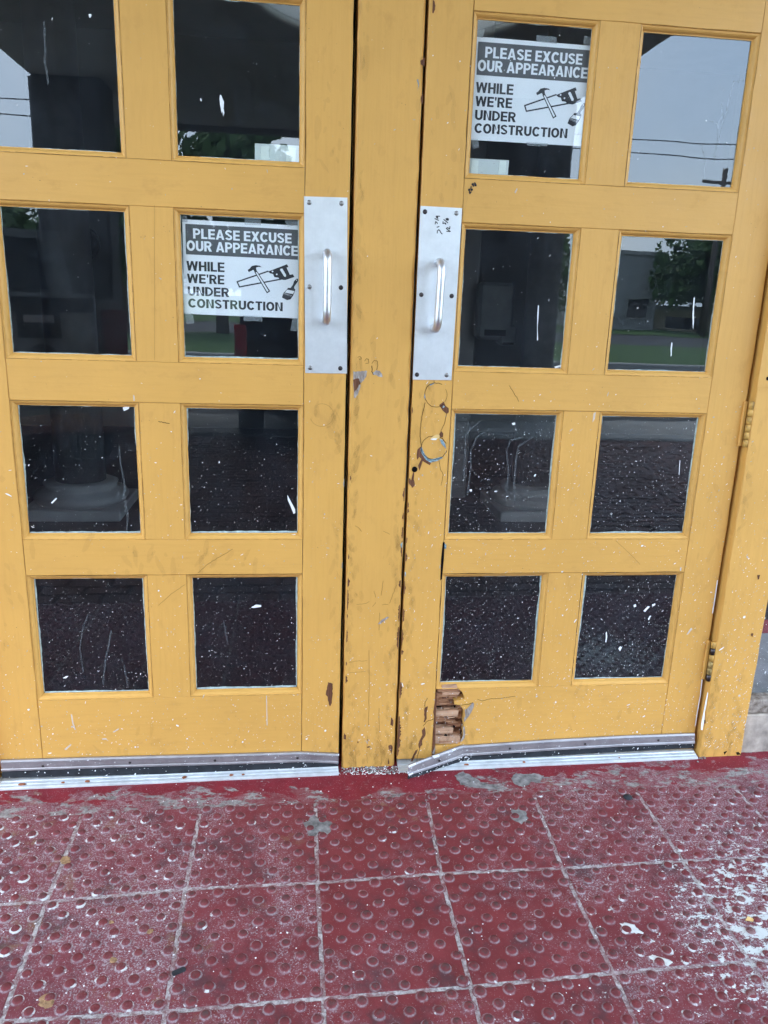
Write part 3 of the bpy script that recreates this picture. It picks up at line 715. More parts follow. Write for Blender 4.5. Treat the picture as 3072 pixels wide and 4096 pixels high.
def notice(label, TL, TR, BL, BR, YS_, tapes, fold):
    t = thing('paper_notice', label, 'notice', None, (0, 0, 0))
    def mp(u, v): return tuple((TL[k]*(1-u)+TR[k]*u)*(1-v)+(BL[k]*(1-u)+BR[k]*u)*v for k in (0, 1))
    def shp(pts, y, mb): mb.flat([mp(*uvz(*p)) for p in pts], y)
    # slightly wavy sheet
    mb = MB(); vs = []; fs = []; n = 10
    for j in range(n+1):
        for i in range(n+1):
            p = mp(i/n, j/n); vs.append((p[0], YS_ + .0006, p[1]))
    for j in range(n):
        for i in range(n): a = j*(n+1)+i; fs.append((a, a+1, a+n+2, a+n+1))
    mb.add(vs, fs).build('sheet', M['paper'], t, recalc=False)
    mb = MB(); mb.flat([mp(.026, .045), mp(.998, .045), mp(.998, .362), mp(.026, .362)], YS_+.0003); mb.build('header_band', M['band'], t, recalc=False)
    mb = MB(); fit_text(mb, 'PLEASE EXCUSE', .090, .935, .088, .192, YS_, mp); fit_text(mb, 'OUR APPEARANCE', .033, .990, .216, .322, YS_, mp)
    mb.build('header_lettering', M['paper'], t, recalc=False)
    mb = MB()
    for s, a, b, c, d in (('WHILE', .027, .353, .430, .532), ("WE'RE", .030, .350, .565, .664), ('UNDER', .033, .392, .700, .798), ('CONSTRUCTION', .035, .860, .831, .928)):
        fit_text(mb, s, a, b, c, d, YS_+.0003, mp)
    mb.build('lettering', M['toner'], t, recalc=False)
    y = YS_+.0003; dk = MB(); lt = MB()
    def line(pts, wd, yy):
        dk.stroke([mp(*uvz(*p)) for p in pts], wd, yy)
    line([(800,955),(772,890),(1160,758)], .0032, y); line([(800,955),(1320,858)], .0032, y)
    shp([(1158,762),(1400,670),(1418,705),(1395,714),(1436,802),(1475,795),(1495,830),(1380,868),(1310,862),(1290,838),(1240,832),(1222,792),(1188,785)], y-.00015, dk)
    shp([(903,740),(918,768),(955,750),(975,740),(990,760),(1016,750),(1008,712),(1040,702),(1080,708),(1055,688),(1000,682),(955,692),(925,728)], y-.00018, dk)
    shp([(985,762),(1018,750),(1188,1010),(1146,1037)], y-.00012, dk)
    shp([(1003,772),(1018,766),(1168,1006),(1150,1018)], y-.00022, lt)
    shp([(1311,740),(1322,724),(1342,726),(1390,805),(1385,828),(1365,826)], y-.00026, lt)
    for cx, cy in ((1217,760), (1270,797)): shp([(cx+11*math.cos(a*.7854), cy+11*math.sin(a*.7854)) for a in range(8)], y-.00026, lt)
    shp([(1522,850),(1540,852),(1543,880),(1495,948),(1490,972),(1506,988),(1500,1006),(1402,985),(1410,967),(1445,967),(1474,930),(1490,882)], y-.00010, dk)
    shp([(1355,1032),(1402,983),(1504,1004),(1476,1068),(1446,1112),(1402,1123),(1335,1090)], y-.00006, dk)
    shp([(1404,990),(1496,1008),(1476,1046),(1372,1026)], y-.00018, lt)
    for k in range(7): shp([(1362+15*k, 1030+5*k), (1368+15*k, 1031+5*k), (1362+14*k, 1058+4*k)], y-.00018, lt)
    shp([(1519,862),(1529,862),(1527,878),(1518,878)], y-.00018, lt)
    dk.build('tool_drawing', M['toner'], t, recalc=False); lt.build('tool_highlight', M['paper'], t, recalc=False)['kind'] = 'stuff'
    for k, tp in enumerate(tapes):
        MB().flat([mp(*p) for p in tp], YS_-.0004).build('clear_tape', M['tape'], t, recalc=False)
    if fold:
        MB().plate([mp(.93, 1.0), mp(1.0, 1.0), mp(1.0, .68)], YS_-.0012, YS_-.0006).build('folded_corner', M['paper'], t)
    return t
YN = .0235
sp = zc(700, 840, 1659/530); A = [sp(*p, YN) for p in ((88,115),(1555,195),(118,1300),(1545,1358))]
notice('white construction notice taped behind the left door, beside its pull plate', *A, YN,
       [[(-.02,-.05),(.045,-.05),(.045,.03),(-.02,.03)],[(.53,-.05),(.67,-.05),(.67,.02),(.53,.02)],[(.87,-.06),(.99,-.08),(1,-.01),(.9,.02)],[(0,.99),(.07,.99),(.085,1.10),(.015,1.11)],[(.51,.99),(.68,.99),(.68,1.05),(.515,1.05)],[(.945,1.0),(.998,1.0),(.998,1.14),(.93,1.14)]], False)
s2_ = zc(1860, 100, 1659/560); A = [s2_(*p, YN) for p in ((125,135),(1495,245),(58,1360),(1385,1437))]
notice('white construction notice taped high in the top pane of the right door', *A, YN,
       [[(.01,-.09),(.075,-.07),(.06,.01),(0,0)],[(.52,-.06),(.69,-.055),(.70,.01),(.52,.005)],[(.93,-.09),(.995,-.08),(.995,.0),(.93,-.01)],[(.012,.99),(.07,.99),(.085,1.07),(.03,1.09)],[(.50,.99),(.69,.99),(.69,1.025),(.51,1.025)]], True)

# pale plates behind the top panes
def mount(label, f, quad, pads):
    t = thing('mounting_plate', label, 'plate', None, (0, 0, 0))
    MB().plate([f(*p, .024) for p in quad], .0235, .030).build('back_plate', M['plate'], t)
    for q in pads: MB().plate([f(*p, .0232) for p in q], .0222, .0234).build('pad', M['pad'], t)
z1 = zc(0, 0, 1.08)
mount('pale plate with two pads in the bottom corner of the left door pane', z1, [(1101,619),(1297,630),(1297,712),(1101,700)], [[(1128,632),(1165,632),(1162,692),(1126,690)],[(1238,638),(1280,640),(1276,698),(1236,696)]])
mount('pale plate with two pads under the notice in the right door pane', s2_, [(30,1578),(522,1603),(505,1808),(20,1782)], [[(80,1597),(160,1602),(150,1780),(62,1775)],[(410,1607),(490,1612),(478,1775),(390,1770)]])

# ------------------------------------------------------------------ pen marks, chips, cracks, splashes
ms = zc(1700, 700, 5.53)
ink = MB()
def pen(pts, wd=.0022, y=-.0021): ink.stroke([ms(a, b, -.002) for a, b in pts], wd, y)
pen([(270,1285),(275,1235),(305,1210),(330,1235),(345,1270),(380,1305)]); pen([(325,1225),(345,1270)]); pen([(265,1155),(312,1140)])
pen([(225,1085),(235,1030),(262,1050),(275,1075)]); pen([(218,965),(300,1003)]); pen([(245,910),(260,950),(285,958),(270,912)]); pen([(250,910),(325,912)])
pen([(480,1245),(560,1250),(485,1195),(470,1180),(500,1165),(545,1195),(552,1140)]); pen([(400,1030),(395,1075),(430,1060),(460,1090),(455,1060)]); pen([(415,985),(505,1058)])
pen([(465,975),(490,965),(515,975),(510,995),(480,992),(470,975)], .0032); 
ink.build('marker_writing', M['ink'], plR, recalc=False)
ink = MB()
pen([(965,340),(970,315),(990,308),(992,340),(990,375),(995,408),(1025,370)], .0026, -.0007); pen([(1022,255),(1018,300),(1030,340),(1052,330),(1050,310),(1032,312)], .0026, -.0007)
pen([(1040,205),(1065,185),(1072,215),(1075,248)], .0030, -.0007); pen([(1050,222),(1078,212)], .0026, -.0007); pen([(1100,172),(1112,185),(1108,205),(1128,215),(1130,232),(1112,230),(1110,205)], .0036, -.0007)
ink.build('marker_writing', M['ink'], doorR, recalc=False)

cz5 = zc(1340, 1360, 3.19)
def flats(name, polys, mat, parent, y=-.0007, jit=.0006):
    for pl in polys: MB().flat([(a + rnd.uniform(-jit, jit), b + rnd.uniform(-jit, jit)) for a, b in pl], y).build(name, M[mat], parent, recalc=False)
def rough(pts, n=4, j=.0012):               # ragged outline
    o = []
    for k in range(len(pts)):
        a, b = pts[k], pts[(k+1) % len(pts)]
        for q in range(n): t = q/n; o.append((a[0]*(1-t)+b[0]*t + rnd.uniform(-j, j), a[1]*(1-t)+b[1]*t + rnd.uniform(-j, j)))
    return o
c5 = lambda L: [cz5(*p) for p in L]
flats('bare_patch', [rough(c5([(238,402),(300,405),(350,395),(410,392),(402,470),(345,530),(325,560),(318,610),(300,660),(265,735),(238,740)]), 4)], 'woodgrey', post)
flats('bare_patch', [rough(c5([(238,500),(300,480),(330,540),(300,600),(255,640),(238,720)]), 3)], 'woodv', post, -.0010)
flats('bare_patch', [rough(c5([(470,400),(490,440),(530,450),(560,470),(605,475),(605,430),(570,395),(520,385),(490,415)]), 3)], 'woodgrey', post)
def crackline(parent, f, pts, wd=.0011, y=-.0008, mat='crack', sub=5, j=.0009):
    q = [f(*p) for p in pts]; o = []
    for a, b in zip(q, q[1:]):
        for k in range(sub): t = k/sub; o.append((a[0]*(1-t)+b[0]*t + (rnd.uniform(-j, j) if k else 0), a[1]*(1-t)+b[1]*t + (rnd.uniform(-j, j) if k else 0)))
    o.append(q[-1]); return MB().stroke(o, wd, y).build('crack', M[mat], parent, recalc=False)
crackline(post, cz5, [(470,330),(470,400),(490,440)], .0016); crackline(post, cz5, [(470,300),(500,258),(540,270),(545,330),(530,380)], .0008); crackline(post, cz5, [(380,270),(400,238),(432,250),(430,290),(390,300)], .0008); crackline(post, cz5, [(290,225),(320,205),(340,235),(310,250)], .0007)
# old lock holes filled on the right stile
def arc(cx, cy, rx, ry, a0, a1, n=14): return [(cx+rx*math.cos(R(a0+(a1-a0)*k/n)), cy-ry*math.sin(R(a0+(a1-a0)*k/n))) for k in range(n+1)]
crackline(doorR, cz5, arc(1290,700,148,155,60,310), .0012, sub=2, j=.0011); crackline(doorR, cz5, arc(1290,700,140,140,-40,30,6), .0007, sub=1)
crackline(doorR, cz5, arc(1262,1372,165,148,20,345,26), .0013, sub=2, j=.0011); crackline(doorR, cz5, [(1150,800),(1118,920),(1095,1070),(1085,1230),(1100,1340)], .0012)
crackline(doorR, cz5, [(1425,945),(1395,1070),(1350,1160)], .0010); crackline(doorR, cz5, [(1265,515),(1262,550)], .0010); crackline(doorR, cz5, [(1325,1540),(1345,1650),(1382,1720),(1352,1855)], .0008)
flats('bare_patch', [c5([(1385,782),(1325,830),(1375,900),(1425,945),(1450,920),(1448,868),(1412,840)]), c5([(1355,1158),(1332,1200),(1345,1240),(1378,1240),(1380,1190)]), c5([(1095,1355),(1055,1400),(1042,1470),(1045,1530),(1075,1495),(1100,1520),(1060,1600),(1078,1668),(1118,1545),(1150,1560),(1210,1598),(1225,1565),(1170,1500),(1130,1450)])], 'woodv', doorR)
flats('old_paint', [c5([(1100,1355),(1085,1400),(1110,1460),(1160,1530),(1220,1565),(1300,1545),(1375,1500),(1360,1490),(1280,1512),(1200,1520),(1150,1465),(1120,1400)]), c5([(1335,1255),(1352,1320),(1415,1385),(1405,1330),(1370,1270)]), c5([(1140,680),(1138,730),(1152,765),(1156,740),(1148,690)]), c5([(1375,835),(1370,858),(1390,865),(1396,845)]), c5([(1210,570),(1260,548),(1265,556),(1215,580)])], 'bluegrey', doorR, -.0011)
flats('lifted_flake', [c5([(1212,1262),(1250,1225),(1300,1203),(1330,1210),(1335,1245),(1300,1262),(1260,1265)])], 'yflake', doorR, -.0016)
flats('white_flake', [c5([(1212,1262),(1260,1255),(1305,1252),(1290,1275),(1250,1274)])], 'white', doorR, -.0019)
hx_, hz_ = cz5(1015, 1650); MB().lathe([(.0078, 0), (.0078, .0007), (.0074, .0008)], (hx_, -.0002, hz_), 16, 'y').build('screw_hole', M['black'], doorR)
flats('gouge', [rough(c5([(995,1690),(1010,1690),(1005,1780),(1018,1850),(985,1890),(940,1830),(945,1760),(975,1790)]), 3)], 'woodv', doorR)
# slit between stile and lock rail
crk = zc(1536, 1500, 1.08)
flats('open_joint', [[crk(*p) for p in ((262,722),(258,800),(250,880),(243,888),(246,800),(254,722))]], 'black', doorR, -.0009, 0)
flats('old_paint', [[crk(*p) for p in ((260,725),(270,735),(268,752),(258,748))]], 'bluegrey', doorR, -.0009, 0)
# split in the stile beside the broken rail
bk = lambda L: [brk(*p) for p in L]
flats('split', [rough(bk([(495,475),(500,500),(485,560),(490,640),(465,690),(445,690),(455,620),(450,560),(460,500)]), 2, .0008), rough(bk([(462,750),(475,810),(465,870),(430,930),(425,985),(385,1040),(375,985),(400,920),(425,860),(425,800)]), 2, .0008), rough(bk([(375,1045),(345,1110),(320,1160),(290,1240),(262,1238),(310,1120),(335,1070)]), 2, .0008), bk([(612,290),(628,290),(608,640),(600,1110),(572,1135),(555,1130),(572,900),(590,640),(570,560)])], 'woodv', doorR)
crackline(doorR, brk, [(495,370),(465,430),(460,490)], .0012); crackline(doorR, brk, [(440,740),(490,680),(550,660),(585,645)], .0014); crackline(doorR, brk, [(860,460),(930,465),(1040,452),(1100,430)], .0012); crackline(doorR, brk, [(1160,385),(1220,410),(1330,380),(1440,375),(1659,345)], .0010); crackline(doorR, brk, [(350,1240),(365,1130),(400,1020)], .0012)
flats('split', [rough([zc(0,2300,1.08)(*p) for p in ((1418,462),(1438,470),(1436,510),(1434,555),(1425,568),(1416,530),(1408,515),(1412,485))], 4, .0012)], 'woodv', doorL)
# ring of an old filled lock hole below the left plate
crackline(doorL, zc(0, 1500, 1.08), arc(1390, 173, 51, 49, 200, 470, 24), .0007, mat='scuffline', sub=1, j=0)
crackline(doorL, zc(0, 1500, 1.08), [(855,855),(900,815),(950,785),(1005,752)], .0012, mat='scuffline'); crackline(doorL, zc(0, 1500, 1.08), [(685,995),(740,945),(800,905)], .0009, mat='scuffline'); crackline(doorL, zc(0, 1500, 1.08), [(685,200),(710,205),(732,210)], .0012)
crackline(doorL, zc(0, 700, 1.08), [(667,130),(668,400),(668,800)], .0005, mat='scuffline', sub=2, j=.0002)
crackline(doorR, crk, [(1000,715),(1060,770),(1105,818)], .0008, mat='scuffline'); crackline(doorR, crk, [(540,45),(560,75),(582,115)], .0008)
for p in ([(1620,2640),(1700,2635)], ): pass
p7 = zc(1300, 1900, 3.16)
for L in ([(380,640),(430,670),(462,712)],[(740,708),(785,730),(818,748)],[(815,1620),(850,1530),(905,1390)],[(620,1465),(640,1545)],[(400,1635),(500,1625),(560,1600)],[(690,1740),(682,1960)],[(735,1340),(710,1520)],[(600,1660),(640,1610)],[(800,1640),(760,1630),(720,1640)]): crackline(post, p7, L, .0010, mat='scuffline')
flats('scuff', [[p7(*p) for p in ((665,1885),(720,1830),(790,1790),(810,1800),(740,1850),(700,1880))]], 'woodgrey', post, -.0006)
p8 = zc(1200, 2600, 3.318)
for L in ([(650,165),(760,145),(890,140)],[(650,305),(760,290),(870,282)],[(890,1130),(895,1200),(885,1400),(895,1500)],[(1055,1190),(1075,1300),(1078,1510)],[(915,0),(915,600),(910,1000)],[(740,1330),(745,1560)],[(1050,770),(1052,1100)]): crackline(post, p8, L, .0009, mat='scuffline')
flats('bare_patch', [rough([p8(*p) for p in L], 2, .001) for L in ([(1210,890),(1240,930),(1235,1010),(1200,990)],[(1175,1270),(1215,1250),(1230,1300),(1215,1380),(1180,1320)],[(1165,1420),(1190,1480),(1185,1515),(1160,1510)],[(585,1100),(610,1130),(605,1190),(580,1180)],[(750,1210),(780,1215),(770,1240)],[(885,1190),(910,1188),(905,1210)],[(880,1280),(935,1272),(930,1290),(885,1296)])], 'woodv', post)

def edgechips(parent, x, zs, mat='woodv', wmax=.006, y=-.0008, side=1):
    mb = MB()
    for (a, b) in zs:
        n = max(5, int(abs(b-a)/.0035)); L = []; wm = wmax*rnd.uniform(.45, 1.1)
        for k in range(n+1):
            t = k/n; e = math.sin(math.pi*min(max(t, .04), .96))**.5; L.append((x + side*wm*e*rnd.uniform(.35, 1.0), a+(b-a)*t))
        MB().flat([(x - side*.0004, a)] + L + [(x - side*.0004, b)], y).build('edge_chip', M[mat], parent, recalc=False)
zz = lambda f, ys, x: [(f(x, a)[1], f(x, b)[1]) for a, b in ys]
edgechips(post, -.0775, zz(p7, [(10,70),(1000,1060),(1300,1410),(1450,1700),(1760,1800),(1960,2110)], 320), wmax=.0065)
edgechips(post, -.0775, zz(p8, [(155,205),(335,440)], 640), wmax=.009)
edgechips(post, .069, zz(p7, [(160,330),(480,560),(660,800),(830,1030),(1330,1420),(1640,1850),(1920,2200)], 940), wmax=.0065, side=-1)
edgechips(post, .069, zz(p7, [(850,920)], 940), 'bluegrey', .007, -.0011, -1)
pt1 = zc(1340, 0, 2.9625)
edgechips(post, .074, zz(pt1, [(680,780),(1120,1230)], 1000), wmax=.011, side=-1)
flats('old_paint', [[pt1(*p) for p in ((968,950),(985,935),(998,1000),(978,1075),(985,1010))]], 'bluegrey', post)
edgechips(doorR, .0795, zz(p7, [(345,410),(430,480),(790,860),(980,1090),(1340,1500),(1690,1850),(1950,2150)], 1040), wmax=.0065)
edgechips(doorR, .0795, zz(p7, [(1220,1280)], 1020), 'bluegrey', .006, -.0011)
edgechips(doorR, .0795, zz(p8, [(0,60),(420,640),(880,1400)], 1320), wmax=.010)
edgechips(doorR, .088, zz(pt1, [(0,155)], 1130), wmax=.009)
edgechips(doorR, .0795, zz(cz5, [(860,940),(1480,1500)], 980), wmax=.005)
edgechips(doorL, -.0935, zz(p7, [(50,150),(1100,1180)], 240), 'woodgrey', .004, side=-1)
# weathered gap line down the right jamb
p9 = zc(2600, 2300, 1305/472)
jw = MB(); pl = [(745,60),(730,160),(705,330),(690,420)]
for L in ([(745,60),(730,160),(705,330),(690,420)],[(575,1150),(555,1330),(525,1500),(500,1660)]):
    MB().stroke([p9(*p) for p in L], .0032, -.0006).build('white_flaked_edge', M['white'], doorR, recalc=False)
flats('white_flaked_edge', [[P(px_/ (1305/472)+2600, py_/(1305/472)+2300, -.0256) for px_, py_ in ((636,1290),(642,1310),(625,1420),(605,1520),(600,1600),(580,1715),(562,1710),(566,1640),(590,1520),(612,1400))]], 'white', jr, -.0262, 0)
for L, mt in (([(595,1605),(615,1600),(612,1640),(598,1645)],'woodv'),([(1125,640),(1145,650),(1130,685),(1115,660)],'woodv'),([(812,1955),(855,1945),(830,1975),(822,1990)],'crack'),([(1185,0),(1215,0),(1205,45),(1190,50)],'woodv'),([(950,1960),(975,1955),(1010,1985),(960,1990)],'crack')):
    flats('chip', [[P(a/(1305/472)+2600, b/(1305/472)+2300, -.0256) for a, b in L]], mt, jr, -.0262, .0004)

# ---- white splashes
def blob(cx, cz, a, b, ang, n=7):
    o = []
    for k in range(n):
        t = 2*math.pi*k/n; q = rnd.uniform(.72, 1.15); u, v = a*math.cos(t)*q, b*math.sin(t)*q
        o.append((cx+u*math.cos(ang)-v*math.sin(ang), cz+u*math.sin(ang)+v*math.cos(ang)))
    return o
def depth_at(door, x, z, LX, RZ):
    for r_ in range(4):
        if RZ[2*r_+1] < z < RZ[2*r_]:
            for c in (0, 2):
                if LX[c] < x < LX[c+1]:
                    e = min(x-LX[c], LX[c+1]-x, z-RZ[2*r_+1], RZ[2*r_]-z)
                    return .0166 if e > BW+.003 else None
    return -.0005
def splatter(parent, LX, RZ, x0, x1, n, dens, ang, spread, smax=1.0, fixed=None):
    mb = MB(); mf = MB(); k = 0; tries = 0
    while k < n and tries < n*30:
        tries += 1
        x, z = rnd.uniform(x0, x1), rnd.uniform(.03, 1.95)
        if rnd.random() > dens(x, z): continue
        y = depth_at(parent, x, z, LX, RZ) if LX else fixed
        if y is None: continue
        if LX and y > 0 and rnd.random() < .15: continue
        s = (.00045 + .0011*rnd.random()**2.6) * smax
        if rnd.random() < .05: s *= rnd.uniform(1.4, 2.4)
        el = rnd.choice((1, 1, 1.3, 1.8, 2.8, 4.5)) if y < 0 else rnd.choice((1, 1, 1.4, 2, 3.2))
        (mf if rnd.random() < .55 else mb).flat(blob(x, z, s*el**.75, s/el**.35, R(ang + rnd.gauss(0, spread))), y - rnd.uniform(0, .0002)); k += 1
    o = mf.build('faint_splatter', M['faint'], parent, recalc=False); o['kind'] = 'stuff'
    o = mb.build('paint_splatter', M['white'], parent, recalc=False); o['kind'] = 'stuff'; return o
dl = lambda x, z: min(1, .03 + .9*max(0, 1-z/.62)**1.2 + .25*max(0, 1-abs(z-.8)/.3))
dr = lambda x, z: min(1, .035 + (.55+.45*(x-.1))*max(0, 1-z/1.0)**1.3 + .30*max(0, 1-abs(z-.85)/.3))
splatter(doorL, LXl, RZl, -1.03, -.095, 1700, dl, 25, 45)
splatter(doorR, LXr, RZr, .085, 1.0, 3600, dr, 55, 28)
splatter(post, None, None, -.072, .064, 260, lambda x, z: .02 + max(0, 1-z/.6)**1.2, 10, 50, 1.1, -.0006)
splatter(jr, None, None, 1.02, 1.146, 760, lambda x, z: min(1, .03 + max(0, 1-z/1.0)**1.4), 52, 14, 1.15, -.0259)
splatter(sw, None, None, 1.155, 1.4, 500, lambda x, z: max(0, 1-z/.9) if z > .19 else 0, 55, 16, 1.3, .0345)
def specks(parent, f, n, smax, name='paint_splatter'):
    mb = MB()
    for _ in range(n):
        x, y, z = f(rnd.random(), rnd.random()); s = (.0006 + .0016*rnd.random()**3)*smax
        mb.flat(blob(x, z, s*rnd.choice((1, 1.2, 2)), s, R(rnd.uniform(0, 90))), y)
    o = mb.build(name, M['white'], parent, recalc=False); o['kind'] = 'stuff'
def on_strip(top, bot, dy):
    def f(u, v):
        k = min(int(u*(len(top)-1)), len(top)-2); t = u*(len(top)-1)-k; a = Vector(top[k]).lerp(Vector(top[k+1]), t); b = Vector(bot[k]).lerp(Vector(bot[k+1]), t)
        p = a.lerp(b, v); return (p.x, p.y + dy, p.z)
    return f
specks(swL, on_strip(tL, rL, -.0036), 170, 1.0); specks(swR, on_strip(tR, rR, -.0036), 210, 1.0)
M['grime'] = clear_mat('brown_grime_film', (.060, .040, .022), .055)
def grime(parent, spots, y):
    mb = MB()
    for (x, z, a, b, n) in spots:
        for _ in range(int(n*1.8)):
            s = rnd.uniform(.25, 1.0)**1.5; mb.flat(blob(x + rnd.gauss(0, a), z + rnd.gauss(0, b), .009*s, .026*s*rnd.uniform(.4, 1.8), rnd.gauss(0, .3), 11), y - rnd.uniform(0, .0003))
    o = mb.build('grime', M['grime'], parent, recalc=False); o['kind'] = 'stuff'
grime(post, [(-.05, .05, .012, .05, 26), (.03, .05, .022, .05, 30), (.055, .5, .008, .3, 40), (-.066, .6, .006, .4, 40), (0, .9, .04, .3, 16), (-.068, 1.4, .005, .3, 24)], -.0004)
grime(doorR, [(.13, 1.06, .025, .05, 16), (.10, .6, .008, .35, 30), (.13, .07, .03, .03, 22), (.95, .5, .03, .3, 16), (.24, .085, .03, .012, 10), (.13, 1.66, .03, .10, 12), (.6, .18, .2, .05, 12)], -.0004)
grime(doorL, [(-.15, 1.05, .03, .06, 14), (-.11, .6, .010, .4, 30), (-.5, .65, .10, .025, 16), (-.15, 1.65, .03, .10, 12), (-.98, .5, .03, .3, 14), (-.5, .10, .25, .04, 12)], -.0004)
grime(jr, [(1.03, .20, .008, .12, 24), (1.11, .12, .015, .10, 26), (1.08, .05, .04, .03, 16), (1.025, .9, .006, .25, 16)], -.0256)
def glass_specks(door, LX, RZ, n):
    mb = MB(); mf = MB()
    for r_, share in ((2, .35), (3, .65)):
        for c in (0, 2):
            for _ in range(int(n*share/2)):
                x = rnd.uniform(LX[c]+BW+.002, LX[c+1]-BW-.002); z = RZ[2*r_+1]+BW+.002 + (RZ[2*r_]-RZ[2*r_+1]-2*BW-.004)*rnd.random()**(1.0 if r_ == 3 else 1.5)
                s = rnd.uniform(.00025, .00075); (mf if rnd.random() < .7 else mb).flat(blob(x, z, s*rnd.choice((1, 1.5, 2.5)), s, R(rnd.uniform(20, 80)), 5), .01655 - rnd.uniform(0, .0001))
    mf.build('dust_specks', M['faint'], door, recalc=False)['kind'] = 'stuff'; mb.build('paint_specks', M['white'], door, recalc=False)['kind'] = 'stuff'
glass_specks(doorL, LXl, RZl, 900); glass_specks(doorR, LXr, RZr, 2100)
# named big splashes and runs
big = {}
def splash(door, f, pts, mat='white', y=None, LX=None, RZ=None):
    q = [f(*p, .016 if y and y > 0 else 0) for p in pts]
    if y and y > .016 and (max(p[1] for p in pts)-min(p[1] for p in pts)) > 2.5*(max(p[0] for p in pts)-min(p[0] for p in pts)):
        mx_ = sum(a for a, b in q)/len(q); q = [(mx_+(a-mx_)*.6, b) for a, b in q]
    mat = 'faint' if y and y < 0 and mat == 'white' else mat
    big.setdefault((door.name, mat), (door, mat, MB()))[2].flat(q, y)
gy = .0163
zA, zB, zC, zD, zE, zF_ = zc(0,0,1.08), zc(1536,0,1.08), zc(0,1500,1.08), zc(1536,1500,1.08), zc(0,2300,1.08), zc(1536,2300,1.08)
zG = zc(1536,700,1.08)
splash(doorL, zA, [(945,408),(956,412),(962,425),(974,440),(970,470),(976,492),(972,490),(966,504),(962,480),(955,490),(950,468),(944,450),(941,425)], y=gy)
splash(doorL, zA, [(864,424),(870,426),(872,438),(866,436)], y=gy); splash(doorL, zA, [(382,60),(394,60),(396,68),(388,78),(384,72)], y=gy); splash(doorL, zA, [(975,695),(995,690),(1000,698),(985,705)], y=.012)
for d_, f_, pp, wd in ((doorL, zA, [(190,95),(192,150),(196,220),(192,260),(202,310),(208,362)], .0045),(doorL, zC, [(515,310),(520,380),(538,470),(535,530),(552,600),(548,668)], .0040),(doorR, zD, [(415,200),(372,235),(352,260),(350,340),(345,440)], .0040),(doorR, zD, [(455,232),(400,270),(375,330),(375,400),(360,520)], .0045),(doorR, zD, [(590,270),(545,285),(530,330),(538,410),(525,550)], .0040),(doorR, zD, [(640,270),(580,310),(570,370),(562,470),(565,560)], .0045),(doorL, zE, [(480,240),(470,300),(455,370),(445,470)], .0050),(doorL, zE, [(380,170),(355,240),(345,320),(360,420)], .0040),(doorL, zE, [(965,195),(975,250),(985,300)], .0040),(doorL, zE, [(535,390),(545,440),(553,485)], .0050),(doorR, zG, [(1490,400),(1485,460)], .002),(doorR, zB, [(1560,345),(1510,355),(1495,420),(1480,490),(1462,530),(1440,620),(1425,700)], .0042),(doorR, zB, [(1460,440),(1462,500),(1440,540),(1445,600)], .0034),(doorR, zB, [(1410,520),(1440,535),(1450,570)], .0034),(doorR, zB, [(1370,620),(1390,690),(1380,770)], .0034)):
    q = [f_(*p, .016) for p in pp]; big.setdefault((d_.name, 'drip'), (d_, 'drip', MB()))[2].stroke(q, wd, gy)
splash(doorR, zG, [(662,562),(669,565),(668,620),(664,660),(671,712),(664,716),(661,660),(659,600)], y=gy)
splash(doorR, zG, [(1332,530),(1341,528),(1340,580),(1344,640),(1340,668),(1335,640),(1330,600)], y=gy)
splash(doorR, zG, [(1240,722),(1247,726),(1245,780),(1240,785),(1236,750)], y=gy); splash(doorR, zG, [(735,828),(765,820),(768,828),(740,835)], y=gy)
splash(doorR, zG, [(1345,858),(1365,862),(1372,872),(1355,868)], y=.010); splash(doorR, zG, [(403,838),(425,832),(430,842),(408,846)], y=.010); splash(doorR, zG, [(563,75),(573,57),(577,60),(568,80)], y=-.0008)
splash(doorL, zC, [(1242,518),(1248,530),(1275,580),(1276,596),(1268,600),(1252,560),(1243,540)], y=gy); splash(doorL, zC, [(1245,690),(1275,684),(1285,698),(1260,704)], y=.010); splash(doorL, zC, [(575,84),(581,90),(583,112),(577,112)], y=-.0008)
splash(doorL, zC, [(220,552),(243,530),(246,534),(225,556)], y=gy); splash(doorL, zC, [(530,140),(560,134),(556,146),(535,156)], y=gy)
splash(doorL, zE, [(1085,140),(1105,128),(1128,130),(1128,138),(1095,143)], y=gy); splash(doorL, zE, [(270,446),(285,437),(296,437),(285,447)], y=gy); splash(doorL, zE, [(277,520),(290,512),(300,520),(288,532)], y=.010)
splash(doorL, zE, [(306,600),(312,604),(318,640),(328,668),(322,668),(312,640)], y=-.0008); splash(doorL, zE, [(486,678),(512,662),(515,666),(492,680)], y=-.0008); splash(doorL, zE, [(278,752),(305,730),(310,733),(285,756)], y=-.0008); splash(doorL, zE, [(1150,520),(1153,520),(1156,650),(1152,650)], y=-.0008); splash(doorL, zE, [(440,706),(460,704),(460,710),(442,711)], y=-.0008)
splash(doorR, zF_, [(955,250),(963,245),(967,270),(962,292),(955,290),(958,270)], y=gy); splash(doorR, zF_, [(1012,318),(1020,308),(1028,312),(1020,330)], y=gy); splash(doorR, zF_, [(1078,130),(1088,126),(1090,136),(1080,140)], y=gy); splash(doorR, zF_, [(1120,155),(1140,135),(1150,136),(1128,160)], y=gy); splash(doorR, zF_, [(1158,128),(1172,122),(1172,130),(1160,136)], y=gy); splash(doorR, zF_, [(1140,190),(1150,175),(1154,178),(1144,196)], y=gy)
splash(doorR, zF_, [(1305,258),(1325,228),(1332,232),(1312,256)], y=-.0008)
